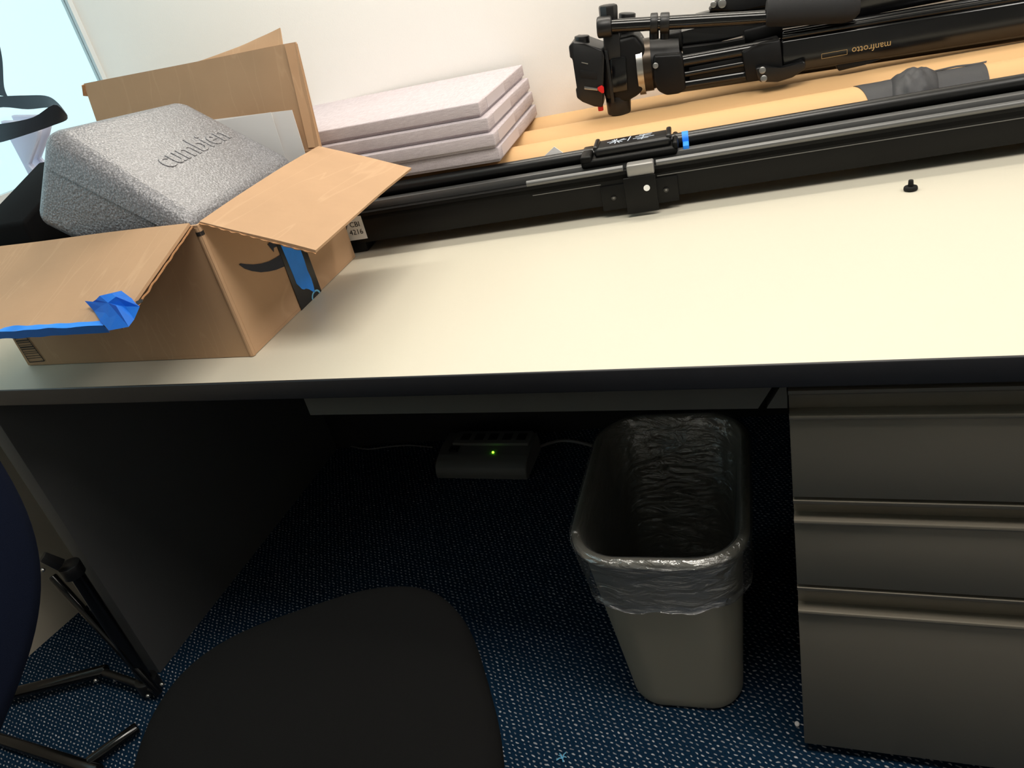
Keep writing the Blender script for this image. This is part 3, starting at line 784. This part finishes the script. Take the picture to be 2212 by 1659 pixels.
# ------------------------------------------------------------------ camera slider
sl = thing('camera_slider', B(0.35, 0.585, ZT), 'long black metal camera slider rail lying in front of the tubes', 'slider', TH)
U0, U1 = -0.445, 1.2
mb = MB(); mb.box((U0, 0.5415, 0.757), (U1, 0.622, 0.812), 0.0025, fr=B)
mb.box((U0, 0.5415, 0.80), (U1, 0.556, 0.8165), 0.002, fr=B); body = mb.build('body', 'slider_black', sl)
mb = MB(); mb.box((U0, 0.570, 0.812), (U1, 0.590, 0.8275), 0.0015, fr=B); mb.build('track', 'slider_grey', sl)
mb = MB(); mb.cyl(B(U0, 0.615, 0.8345), B(U1, 0.615, 0.8345), 0.0125, seg=28); mb.build('rear_rail', 'rail_black', sl)
mb = MB(); mb.box((U0, 0.609, 0.811), (U1, 0.621, 0.826), fr=B); mb.build('rail_support', 'slider_black', sl)
mb = MB(); mb.cyl(B(-0.043, 0.5455, 0.8195), B(0.133, 0.5455, 0.8195), 0.0058, seg=18); mb.cyl(B(0.191, 0.5455, 0.8195), B(U1, 0.5455, 0.8195), 0.0058, seg=18); mb.build('front_rail', 'slider_grey', sl)
mb = MB(); mb.box((-0.036, 0.5408, 0.7972), (0.09, 0.5420, 0.7986), fr=B); mb.box((0.19, 0.5408, 0.7972), (U1, 0.5420, 0.7986), fr=B); mb.build('groove_line', 'slider_grey', body, smooth=0)
for uu in (-0.44, 0.80, 1.14):
    mb = MB(); mb.box((uu, 0.552, ZT + 0.0002), (uu + 0.05, 0.615, 0.758), 0.004, fr=B); mb.build('foot', 'rubber_black', sl)
mb = MB(); mb.box((U0 - 0.012, 0.540, 0.750), (U0, 0.63, 0.842), 0.004, fr=B); mb.build('end_plate', 'slider_black', sl)
# carriage
cr_ = MB(); cr_.box((0.057, 0.566, 0.8215), (0.229, 0.640, 0.8375), 0.006, 4, fr=B)
car = cr_.build('carriage', 'slider_black', sl)
for a, b in ((0.057, 0.078), (0.221, 0.231)):
    mb = MB(); mb.box((a, 0.566, 0.830), (b, 0.640, 0.8455), 0.0045, 4, fr=B); mb.build('end_lip', 'slider_black', car)
mb = MB(); mb.box((0.082, 0.577, 0.836), (0.219, 0.637, 0.8525), 0.006, 4, fr=B); tpn = mb.build('top_plate', 'plastic_black', car)
for a, b in ((0.081, 0.090), (0.211, 0.2205)):
    mb = MB(); mb.box((a, 0.580, 0.848), (b, 0.638, 0.8565), 0.0035, 4, fr=B); mb.build('end_lip', 'plastic_black', tpn)
mb = MB()
zm = 0.8527
def stroke(u0, v0, u1, v1, w=0.0018):
    a, b = Vector((u0, v0)), Vector((u1, v1)); d = (b - a).normalized(); n = Vector((-d.y, d.x)) * w / 2
    mb.prism([B(*(a + n), zm), B(*(b + n), zm), B(*(b - n), zm), B(*(a - n), zm)], (0, 0, 0.0004))
for s_ in ((0.105, 0.610, 0.140, 0.612), (0.117, 0.622, 0.128, 0.596), (0.122, 0.624, 0.120, 0.594), (0.110, 0.600, 0.136, 0.618), (0.113, 0.618, 0.133, 0.600),
           (0.143, 0.598, 0.147, 0.626), (0.152, 0.606, 0.190, 0.606), (0.156, 0.616, 0.184, 0.618), (0.168, 0.594, 0.172, 0.626), (0.160, 0.598, 0.180, 0.600), (0.163, 0.623, 0.186, 0.626)):
    stroke(*s_)
mb.build('printed_mark', 'white_print', tpn, smooth=0)
mb = MB(); mb.cyl(B(0.238, 0.615, 0.8345), B(0.249, 0.615, 0.8345), 0.0136, seg=28)
mb.box((0.2385, 0.580, 0.8275), (0.2488, 0.608, 0.834), 0.001, fr=B); mb.box((0.2385, 0.574, 0.815), (0.2488, 0.5815, 0.8335), 0.001, fr=B); mb.build('blue_tape', 'tape_blue', sl)
# clamp bracket
mb = MB(); mb.box((0.132, 0.5225, 0.742), (0.188, 0.5275, 0.807), 0.001, fr=B); br = mb.build('bracket_plate', 'slider_black', sl)
mb = MB(); mb.box((0.088, 0.5365, 0.7495), (0.224, 0.5418, 0.7945), 0.001, fr=B); mb.build('bracket_wing', 'slider_black', br)
mb = MB(); mb.box((0.140, 0.5275, 0.806), (0.187, 0.553, 0.8275), 0.003, 3, fr=B); mb.build('bracket_clamp', 'clamp_grey', br)
for uu in (0.110, 0.203):
    mb = MB(); mb.cyl(B(uu, 0.5368, 0.7725), B(uu, 0.5345, 0.7725), 0.0048, seg=18, bevel=0.0006); sc = mb.build('screw', 'gloss_black', br)
    mb = MB(); mb.cyl(B(uu, 0.5346, 0.7725), B(uu, 0.5342, 0.7725), 0.0022, seg=6); mb.build('socket', 'slider_grey', sc, smooth=0)
mb = MB(); mb.cyl(B(0.171, 0.5226, 0.7852), B(0.171, 0.5219, 0.7852), 0.0055, seg=24); mb.build('round_sticker', 'white_plastic', br, smooth=0)
mb = MB(); mb.box((-0.444, 0.5408, 0.7655), (-0.378, 0.5414, 0.812), 0, fr=B); lb = mb.build('label', 'label_white', sl, smooth=0)
ub = B(1, 0, 0) - B(0, 0, 0)
text('y CBI', 0.0145, B(-0.3845, 0.5405, 0.7965), ub, (0, 0, 1), 0.0002, 'printed_text', 'ink', lb, 'RIGHT')
text('n 4216', 0.0145, B(-0.3825, 0.5405, 0.7810), ub, (0, 0, 1), 0.0002, 'printed_text', 'ink', lb, 'RIGHT')

# small thumb screw left on the desk
p = onz(1967, 411, ZT)
scw = thing('thumb_screw', p, 'tiny black thumb screw standing on the desk in front of the slider', 'screw')
mb = MB(); mb.cyl(p + Vector((0, 0, 0.0001)), p + Vector((0, 0, 0.007)), 0.0105, 0.0100, 20, 0.002); mb.build('head', 'rubber_black', scw)
mb = MB(); mb.cyl(p + Vector((0, 0, 0.007)), p + Vector((0, 0, 0.017)), 0.0042, 0.0036, 14, 0.001); mb.build('stem', 'rubber_black', scw)

# ------------------------------------------------------------------ video tripod lying on the tubes
tri = thing('video_tripod', B(0.45, 0.86, 0.853), 'folded black video tripod with pan handle lying on the cardboard tubes', 'tripod', TH)
def V(px, v): return [onv(x, y, v) for x, y in px]
def slab(px, v0, v1, nm, mtl, par, bev=0.003, seg=2):
    m_ = MB(); m_.prism(V(px, v0), NB * (v1 - v0), bev, seg)
    return m_.build(nm, mtl, par)
def rod(pa, pb, v, r, nm, mtl, par, rb=None, bev=0.0, seg=20, vb=None):
    m_ = MB(); m_.cyl(onv(*pa, v), onv(*pb, v if vb is None else vb), r, rb, seg, bev)
    return m_.build(nm, mtl, par)
# leg A, nearest
la = slab([(1488, 146), (1680, 108), (1684, 148), (1490, 184)], 0.812, 0.838, 'leg', 'casting_dark', tri, 0.001)
rod((1470, 134), (1684, 96), 0.820, 0.0125, 'leg_tube', 'gloss_black', la)
rod((1474, 184), (1688, 150), 0.820, 0.0125, 'leg_tube', 'gloss_black', la)
rod((1480, 160), (1640, 131), 0.810, 0.006, 'leg_tube', 'gloss_black', la)
slab([(1474, 103), (1560, 93), (1608, 84), (1612, 114), (1476, 138)], 0.832, 0.852, 'leg_web', 'casting_dark', la, 0.001)
slab([(1468, 128), (1690, 92), (1694, 158), (1474, 196)], 0.824, 0.840, 'leg_web', 'casting_dark', la, 0.001)
slab([(1411, 120), (1470, 116), (1476, 126), (1482, 194), (1468, 203), (1440, 207), (1422, 198), (1412, 178)], 0.797, 0.852, 'leg_shoulder', 'casting_dark', la, 0.008, 3)
slab([(1602, 112), (1640, 96), (1686, 84), (1693, 160), (1660, 172), (1613, 178)], 0.797, 0.850, 'leg_clamp', 'casting_dark', la, 0.004, 2)
low = slab([(1686, 89), (2250, -4), (2250, 75), (1690, 161)], 0.803, 0.842, 'leg', 'gloss_black', tri, 0.005, 3)
slab([(1690, 68), (2250, -26), (2250, 4), (1688, 92)], 0.826, 0.850, 'leg_tube', 'gloss_black', low, 0.004, 3)
rod((1690, 80), (2250, -12), 0.812, 0.006, 'leg_tube', 'gloss_black', low)
slab([(1806, 138), (1905, 122), (1905, 128), (1870, 140), (1812, 154)], 0.805, 0.835, 'leg_stop', 'casting_dark', low, 0.002)
slab([(1900, 118), (2030, 96), (2030, 105), (1905, 128)], 0.812, 0.838, 'leg_stop', 'casting_dark', low, 0.002)
slab([(2024, 102), (2196, 70), (2200, 78), (2026, 109)], 0.815, 0.836, 'leg_tube', 'slider_black', low, 0.002)
lev = slab([(1632, 148), (1650, 143), (1690, 150), (1736, 132), (1741, 136), (1740, 150), (1712, 168), (1680, 178), (1642, 178), (1636, 165)], 0.782, 0.800, 'clamp_lever', 'plastic_black', tri, 0.004, 3)
for px in ((1647, 152), (1650, 170)):
    rod(px, px, 0.784, 0.0062, 'screw', 'steel', lev, vb=0.779, bev=0.001)
rod((1416, 142), (1416, 142), 0.800, 0.0055, 'screw', 'steel', tri, vb=0.793, bev=0.001)
t0, t1 = onv(1836, 110, 0.8026), onv(1929, 94, 0.8026)
text('manfrotto', 0.0165, (t0 + t1) / 2, t0 - t1, (0, 0, -1), 0.0003, 'printed_name', 'gold_print', low)
mb = MB()
f0, f1 = onv(1775, 122, 0.8026), onv(1830, 112, 0.8026)
dz = Vector((0, 0, 0.0042))
for a, b in ((f0 + dz, f1 + dz), (f0 - dz, f1 - dz), (f0 - dz, f0 + dz), (f1 - dz, f1 + dz)):
    mb.tube([a, b], 0.0004, 4)
mb.build('printed_frame', 'gold_print', low)
# leg B, above and behind
lb_ = slab([(1440, 76), (1475, 68), (1640, 26), (1850, -16), (2250, -92), (2250, -36), (1856, 38), (1690, 62), (1605, 77), (1500, 98), (1480, 112), (1448, 116)], 0.862, 0.900, 'leg', 'gloss_black', tri, 0.006, 3)
slab([(1430, 74), (1472, 64), (1476, 112), (1440, 120)], 0.850, 0.905, 'leg_shoulder', 'casting_dark', lb_, 0.006, 3)
slab([(1606, 66), (1690, 46), (1693, 82), (1608, 100)], 0.856, 0.905, 'leg_clamp', 'casting_dark', lb_, 0.004, 2)
slab([(1530, 24), (1545, 6), (1585, -12), (1650, -22), (1665, 14), (1600, 22)], 0.905, 0.945, 'leg_clamp', 'casting_dark', lb_, 0.004, 2)
slab([(1500, 34), (1640, -2), (2250, -120), (2250, -80), (1645, 30), (1505, 50)], 0.915, 0.950, 'leg', 'gloss_black', tri, 0.004, 2)
rod((1560, 8), (1560, 8), 0.905, 0.008, 'screw', 'steel', lb_, vb=0.898, bev=0.001)
rod((1541, 10), (1541, 10), 0.907, 0.006, 'screw', 'steel', lb_, vb=0.902, bev=0.001)
# hidden third leg below, resting in the valley between the tubes
mb = MB(); mb.cyl(onv(1440, 190, 0.875), onv(2250, 66, 0.875), 0.013, seg=18); mb.build('leg', 'gloss_black', tri)
# bowl and collar
axd = (onv(1690, 110, 0.85) - onv(1400, 158, 0.85)).normalized()
cc = onv(1398, 140, 0.852)
def ring(a, b, r, nm, mtl, rb=None):
    m_ = MB(); m_.cyl(cc + axd * a, cc + axd * b, r, rb, 40, 0.0015); return m_.build(nm, mtl, tri)
ring(-0.018, -0.006, 0.055, 'steel_collar', 'steel')
ring(-0.006, 0.010, 0.050, 'bronze_collar', 'bronze_dark')
ring(0.010, 0.065, 0.047, 'crown', 'casting_dark', 0.040)
# fluid head
head = slab([(1302, 104), (1322, 86), (1372, 72), (1392, 98), (1396, 180), (1384, 204), (1352, 222), (1304, 214)], 0.806, 0.898, 'head_body', 'casting_dark', tri, 0.010, 3)
slab([(1318, 128), (1352, 122), (1356, 196), (1322, 202)], 0.800, 0.812, 'head_recess', 'gloss_black', head, 0.003)
slab([(1306, 110), (1312, 109), (1328, 222), (1321, 223)], 0.799, 0.812, 'head_rib', 'plastic_black', head, 0.001)
plate = slab([(1228, 100), (1238, 90), (1262, 94), (1300, 107), (1306, 120), (1302, 232), (1284, 231), (1258, 221), (1246, 212), (1243, 192), (1249, 188), (1240, 128), (1231, 126)], 0.800, 0.900, 'camera_plate', 'plastic_black', tri, 0.003, 2)
slab([(1262, 187), (1291, 191), (1291, 196), (1262, 193)], 0.797, 0.803, 'steel_bar', 'steel', plate, 0.0006)
slab([(1256, 134), (1270, 137), (1270, 139), (1256, 136)], 0.7985, 0.802, 'steel_bar', 'steel', plate, 0.0002)
slab([(1290, 190), (1299, 185), (1304, 189), (1305, 201), (1300, 202), (1292, 196)], 0.794, 0.802, 'red_lever', 'red_plastic', plate, 0.0012)
slab([(1252, 150), (1290, 156), (1290, 172), (1254, 168)], 0.799, 0.802, 'grip_pad', 'rubber_black', plate, 0.0005)
rod((1297, 228), (1298, 239), 0.815, 0.0055, 'red_button', 'red_plastic', plate, bev=0.001)
rod((1258, 99), (1257, 77), 0.830, 0.0150, 'lock_knob', 'plastic_black', plate, bev=0.002)
rod((1335, 202), (1338, 245), 0.832, 0.0260, 'drag_knob', 'plastic_black', head, rb=0.0235, bev=0.004, seg=28)
rod((1316, 60), (1313, 10), 0.824, 0.0175, 'lock_knob', 'plastic_black', head, rb=0.0185, bev=0.004, seg=8)
rod((1352, 92), (1355, 28), 0.855, 0.0165, 'lock_knob', 'plastic_black', head, bev=0.002)
slab([(1302, 75), (1338, 70), (1342, 128), (1306, 132)], 0.803, 0.840, 'handle_mount', 'plastic_black', head, 0.004)
# pan handle
ph = rod((1322, 56), (1660, 37), 0.806, 0.0125, 'pan_handle', 'gloss_black', tri)
rod((1290, 60), (1322, 56), 0.806, 0.0195, 'handle_pivot', 'plastic_black', ph, bev=0.004)
mb = MB(); mb.tube([onv(1655, 26, 0.806), onv(1662, 25.5, 0.806), onv(1700, 23, 0.806), onv(1822, 16, 0.806), onv(1842, 14, 0.806), onv(1856, 12, 0.806)], [0.022, 0.0255, 0.0265, 0.0265, 0.024, 0.014], 28); mb.build('foam_grip', 'foam_grip', ph)
for a, b in (((1405, 51), (1421, 50)), ((1426, 50), (1446, 49))):
    rod(a, b, 0.806, 0.0185, 'handle_clip', 'plastic_black', ph, bev=0.002)
    rod(((a[0] + b[0]) / 2, 60), ((a[0] + b[0]) / 2, 84), 0.812, 0.009, 'clip_stem', 'casting_dark', ph)

# ------------------------------------------------------------------ under the desk
def rrloop(cx, cy, w, d, r, rot, n=14):
    out = []
    for qx, qy, a0 in ((1, 1, 0), (-1, 1, 90), (-1, -1, 180), (1, -1, 270)):
        for i in range(n):
            a = math.radians(a0 + 90 * i / (n - 1))
            out.append((qx * (w / 2 - r) + r * math.cos(a), qy * (d / 2 - r) + r * math.sin(a)))
    # insert points on the straight runs
    fin = []
    for i, p in enumerate(out):
        q = out[(i + 1) % len(out)]; fin.append(p)
        if math.hypot(q[0] - p[0], q[1] - p[1]) > 0.02:
            for k in range(1, 10): fin.append((p[0] + (q[0] - p[0]) * k / 10, p[1] + (q[1] - p[1]) * k / 10))
    c, s_ = math.cos(rot), math.sin(rot)
    return [Vector((cx + x * c - y * s_, cy + x * s_ + y * c, 0)) for x, y in fin]
def loft(loops, capstart=False, capend=False):
    m_ = MB(); n = len(loops[0])
    vs = [p for L in loops for p in L]; fc = []
    for k in range(len(loops) - 1):
        for i in range(n):
            a, b = k * n + i, k * n + (i + 1) % n
            fc.append((a, b, b + n, a + n))
    if capstart: fc.append(tuple(range(n))[::-1])
    if capend: fc.append(tuple(range((len(loops) - 1) * n, len(loops) * n)))
    m_._new(vs, fc); return m_
RB = math.radians(3.0)
def binloop(z, grow=0.0):
    t = z / 0.385
    L = rrloop(0.141 - 0.010 * t, 0.203 + 0.027 * t, 0.190 + 0.064 * t + 2 * grow, 0.262 + 0.116 * t + 2 * grow, 0.056 + 0.018 * t + grow, RB)
    return [Vector((p.x, p.y, z)) for p in L]
tb = thing('waste_bin', (0.141, 0.203, 0), 'grey plastic waste bin under the desk beside the drawers', 'bin')
zs = [0.0, 0.004, 0.012] + [0.03 + 0.05 * i for i in range(7)] + [0.36]
outer = [binloop(0.0005, -0.010)] + [binloop(z, -0.003 if z < 0.01 else 0.0) for z in zs[1:]]
lip = [binloop(0.362, 0.004), binloop(0.366, 0.009), binloop(0.374, 0.0115), binloop(0.382, 0.010), binloop(0.386, 0.004), binloop(0.385, -0.002), binloop(0.378, -0.004)]
inner = [binloop(z, -0.004) for z in (0.36, 0.30, 0.2, 0.1, 0.02, 0.006)]
loft(outer + lip[:1] + inner, True, True).build('body', 'bin_grey', tb, smooth=50)
loft([binloop(0.358, 0.0005)] + lip + [binloop(0.36, -0.0035)]).build('rim', 'bin_grey', tb, smooth=60)
# clear liner: inside, over the rim, hanging outside
n_ = len(binloop(0.1))
def lin_pt(z, grow, k, amp):
    out = []
    for i, p in enumerate(binloop(z, grow)):
        ph_ = 2 * math.pi * i / n_
        c = Vector((0.139, 0.22, z)); d = (p - c); d.z = 0; d.normalize()
        w = noise.noise(Vector((math.cos(ph_) * 3, math.sin(ph_) * 3, z * 12 + k))) + 0.6 * noise.noise(Vector((math.cos(ph_) * 9, math.sin(ph_) * 9, z * 22 + k)))
        out.append(p + d * amp * w)
    return out
loops = []
for z in [0.02 + 0.02 * i for i in range(17)]: loops.append(lin_pt(z, -0.012, 1, 0.006))
for z, g in ((0.366, -0.0075), (0.382, -0.006), (0.3892, 0.0), (0.3892, 0.008), (0.382, 0.0135), (0.372, 0.0150)): loops.append(lin_pt(z, g, 1, 0.0008))
for j in range(9):
    L = lin_pt(0.362 - 0.0075 * j, 0.0125 - 0.0005 * j, 2, 0.0035 + 0.0006 * j)
    L2 = []
    for i, p in enumerate(L):
        ph_ = 2 * math.pi * i / n_
        drop = 1.45 + 0.22 * noise.noise(Vector((math.cos(ph_) * 2.2, math.sin(ph_) * 2.2, 4)))
        L2.append(Vector((p.x, p.y, 0.366 - (0.366 - p.z) * drop)))
    loops.append(L2)
for dz_, g_ in ((0.004, 0.0025), (0.010, 0.003), (0.017, 0.002)):
    L = []
    for p in loops[-1 if dz_ == 0.004 else -2 if dz_ == 0.010 else -3]:
        d = p - Vector((0.139, 0.22, p.z)); d.normalize()
        L.append(p + d * g_ + Vector((0, 0, dz_)))
    loops.append(L)
tag(loft(loops, True).build('bin_liner', 'film', smooth=180), 'clear plastic liner bag folded over the rim of the grey bin', 'liner')

# surge protector on the floor
sp = thing('surge_protector', (-0.45, 0.76, 0), 'grey surge protector with green light on the floor under the desk', 'power strip')
prof = [(0.695, 0.001), (0.694, 0.018), (0.700, 0.034), (0.714, 0.046), (0.735, 0.053), (0.775, 0.058), (0.83, 0.058), (0.83, 0.001)]
mb = MB(); mb.prism([(-0.592, a, b) for a, b in prof], (0.262, 0, 0), 0.002, 1); sb_ = mb.build('body', 'surge_grey', sp)
mb = MB(); mb.box((-0.560, 0.768, 0.056), (-0.338, 0.828, 0.066), 0.004); ob = mb.build('outlet_block', 'surge_grey', sp)
for i in range(5):
    mb = MB(); x = -0.540 + 0.041 * i
    mb.box((x, 0.784, 0.0655), (x + 0.026, 0.812, 0.0668)); mb.build('socket', 'plastic_black', ob, smooth=0)
lp = ony(1066, 981, 0.742)
mb = MB(); mb.sphere((lp.x, 0.742, 0.0552), 0.0032); mb.build('status_light', 'led_green', sp)
mb = MB(); mb.box((-0.562, 0.742, 0.0535), (-0.535, 0.766, 0.0605), 0.002); mb.build('switch', 'plastic_black', sp)
mb = MB(); mb.tube([(-0.592, 0.735, 0.02), (-0.612, 0.74, 0.012), (-0.622, 0.765, 0.008), (-0.60, 0.80, 0.01), (-0.56, 0.825, 0.03), (-0.53, 0.83, 0.04)], 0.004, 8); mb.build('cord', 'cord_grey', sp)
def floor_cord(px, z, r, label):
    P = [onz(x, y, z) for x, y in px]
    pts = []
    for i in range(len(P) - 1):
        p0, p1, p2, p3 = P[max(0, i - 1)], P[i], P[i + 1], P[min(len(P) - 1, i + 2)]
        for k in range(8):
            t = k / 8
            pts.append(0.5 * ((2 * p1) + (p2 - p0) * t + (2 * p0 - 5 * p1 + 4 * p2 - p3) * t * t + (3 * p1 - p0 - 3 * p2 + p3) * t ** 3))
    pts.append(P[-1])
    m_ = MB(); m_.tube(pts, r, 8)
    return tag(m_.build('power_cord', 'cord_grey'), label, 'cord', 'cords on the floor under the desk')
floor_cord([(700, 958), (740, 960), (790, 970), (830, 966), (880, 962), (935, 966)], 0.004, 0.0022, 'thin grey cord lying on the floor left of the surge protector')
floor_cord([(1165, 965), (1195, 955), (1225, 952), (1270, 960), (1310, 975)], 0.005, 0.0045, 'thicker grey cord running from the surge protector behind the bin')

# ------------------------------------------------------------------ office chair
A33 = math.radians(31.7)
d1 = Vector((math.cos(A33), math.sin(A33), 0)); d2 = Vector((-math.sin(A33), math.cos(A33), 0))
PC = Vector((-0.207, -0.353, 0))
ch = thing('office_chair', PC, 'black upholstered office chair pulled up at the bottom of the view', 'chair', A33)
def sup(a, b, e, n=72):
    out = []
    for i in range(n):
        t = 2 * math.pi * i / n; c, s_ = math.cos(t), math.sin(t)
        out.append((a * math.copysign(abs(c) ** (2 / e), c), b * math.copysign(abs(s_) ** (2 / e), s_)))
    return out
loops = []
for k, z in ((0.03, 0.4665), (0.4, 0.466), (0.7, 0.4635), (0.86, 0.459), (0.94, 0.452), (0.985, 0.441), (1.0, 0.428), (0.99, 0.412), (0.96, 0.402), (0.03, 0.400)):
    loops.append([PC + d1 * x + d2 * y + Vector((0, 0, z)) for x, y in sup(0.224 * k, 0.2355 * k, 3.1)])
loft(loops, True, True).build('seat', 'chair_fabric', ch, smooth=60)
loops = []
for k, z in ((0.03, 0.400), (0.93, 0.400), (0.90, 0.385), (0.55, 0.368), (0.03, 0.368)):
    loops.append([PC + d1 * x + d2 * y + Vector((0, 0, z)) for x, y in sup(0.224 * k, 0.2355 * k, 3.1)])
loft(loops, True, True).build('seat_pan', 'plastic_black', ch, smooth=40)
BC = Vector((-0.363, -0.514, 0)) - d1 * 0.012
loops = []
for k, o in ((0.03, 0.0), (0.6, 0.0), (0.85, -0.003), (0.95, -0.010), (1.0, -0.024), (0.985, -0.042), (0.9, -0.052), (0.03, -0.056)):
    L = []
    for x, y in sup(0.250 * k, 0.228 * k, 3.0):
        bend = 0.35 * x * x
        L.append(BC + d1 * (o + bend) + d2 * x + Vector((0, 0, 0.868 + y)))
    loops.append(L)
loft(loops, True, True).build('backrest', 'chair_fabric_daylit', ch, smooth=60)
mb = MB(); mb.tube([PC - d1 * 0.08 + Vector((0, 0, 0.36)), PC - d1 * 0.18 + Vector((0, 0, 0.37)), BC - d1 * 0.07 + Vector((0, 0, 0.43)), BC - d1 * 0.072 + Vector((0, 0, 0.62)), BC - d1 * 0.06 + Vector((0, 0, 0.82))], 0.018, 12); mb.build('back_support', 'plastic_black', ch)
mb = MB(); mb.cyl(PC + Vector((0, 0, 0.09)), PC + Vector((0, 0, 0.37)), 0.026, 0.022, 20); mb.build('gas_lift', 'plastic_black', ch)
for i in range(5):
    a = math.radians(40 + 72 * i); d = Vector((math.cos(a), math.sin(a), 0))
    mb = MB(); mb.tube([PC + Vector((0, 0, 0.10)), PC + d * 0.14 + Vector((0, 0, 0.09)), PC + d * 0.27 + Vector((0, 0, 0.068))], [0.024, 0.018, 0.014], 10); arm = mb.build('base_arm', 'plastic_black', ch)
    s_ = d.cross(Vector((0, 0, 1)))
    mb = MB(); mb.cyl(PC + d * 0.27 + s_ * 0.02 + Vector((0, 0, 0.0285)), PC + d * 0.27 - s_ * 0.02 + Vector((0, 0, 0.0285)), 0.028, seg=18, bevel=0.004); mb.build('caster', 'rubber_black', arm)

# ------------------------------------------------------------------ folded light stand by the end panel, pole on the floor
ls = thing('light_stand', (-0.955, -0.04, 0), 'black metal light stand standing against the desk end panel', 'stand')
c0 = Vector((-0.962, -0.045, 0))
mb = MB(); mb.cyl(c0 + Vector((0, 0, 0.03)), c0 + Vector((0, 0, 0.37)), 0.0135, seg=18); mb.build('column', 'gloss_black', ls)
mb = MB(); mb.cyl(c0 + Vector((-0.004, 0, 0.345)), c0 + Vector((-0.004, 0, 0.372)), 0.021, seg=18, bevel=0.002); colr = mb.build('collar', 'plastic_black', ls)
mb = MB(); mb.cyl(c0 + Vector((-0.008, -0.010, 0.380)), c0 + Vector((-0.022, -0.022, 0.412)), 0.0135, 0.011, 6, 0.002); mb.build('knob', 'plastic_black', colr)
mb = MB(); mb.sphere(c0 + Vector((-0.030, -0.030, 0.385)), 0.004); mb.build('rivet', 'steel', colr)
mb = MB(); mb.cyl(c0 + Vector((0, 0, 0.012)), c0 + Vector((0, 0, 0.045)), 0.024, seg=18, bevel=0.003); mb.build('hub', 'plastic_black', ls)
def pole(pa, za, pb, zb, r, nm, mtl, par):
    m_ = MB(); m_.cyl(onz(*pa, za), onz(*pb, zb), r, seg=16, bevel=r * 0.3); return m_.build(nm, mtl, par)
pole((345, 1499), 0.020, (112, 1244), 0.31, 0.0085, 'leg', 'gloss_black', ls)
pole((232, 1447), 0.035, (-30, 1512), 0.035, 0.013, 'leg', 'gloss_black', ls)
pole((335, 1490), 0.030, (225, 1452), 0.045, 0.008, 'brace', 'plastic_black', ls)
pole((298, 1570), 0.02, (190, 1648), 0.02, 0.0115, 'leg', 'gloss_black', ls)
for x, y, z in ((207, 1470, 0.035), (249, 1468, 0.035), (320, 1503, 0.03), (350, 1478, 0.045)):
    mb = MB(); mb.sphere(onz(x, y, z), 0.0045); mb.build('rivet', 'steel', ls)
pole((215, 1665), 0.0135, (-60, 1578), 0.0135, 0.0125, 'leg', 'gloss_black', ls)
# small litter on the carpet
pl = onz(1722, 1566, 0.0)
mb = MB(); mb.sphere(pl + Vector((0, 0, 0.003)), 0.0042, 8, 6, (1, 1.2, 0.7)); tag(mb.build('paper_scrap', 'paper_white', smooth=0), 'tiny white scrap on the carpet beside the drawer pedestal', 'scrap')
pl = onz(1216, 1640, 0.0)
mb = MB()
for i in range(7):
    a = random.uniform(0, 6.28); rr_ = random.uniform(0.006, 0.014)
    mb.tube([pl + Vector((0, 0, 0.002)), pl + Vector((math.cos(a) * rr_ * 0.5, math.sin(a) * rr_ * 0.5, 0.006)), pl + Vector((math.cos(a) * rr_, math.sin(a) * rr_, 0.003))], 0.0011, 5)
tag(mb.build('lint_tuft', 'print_cyan'), 'pale blue tuft of lint on the carpet', 'lint')
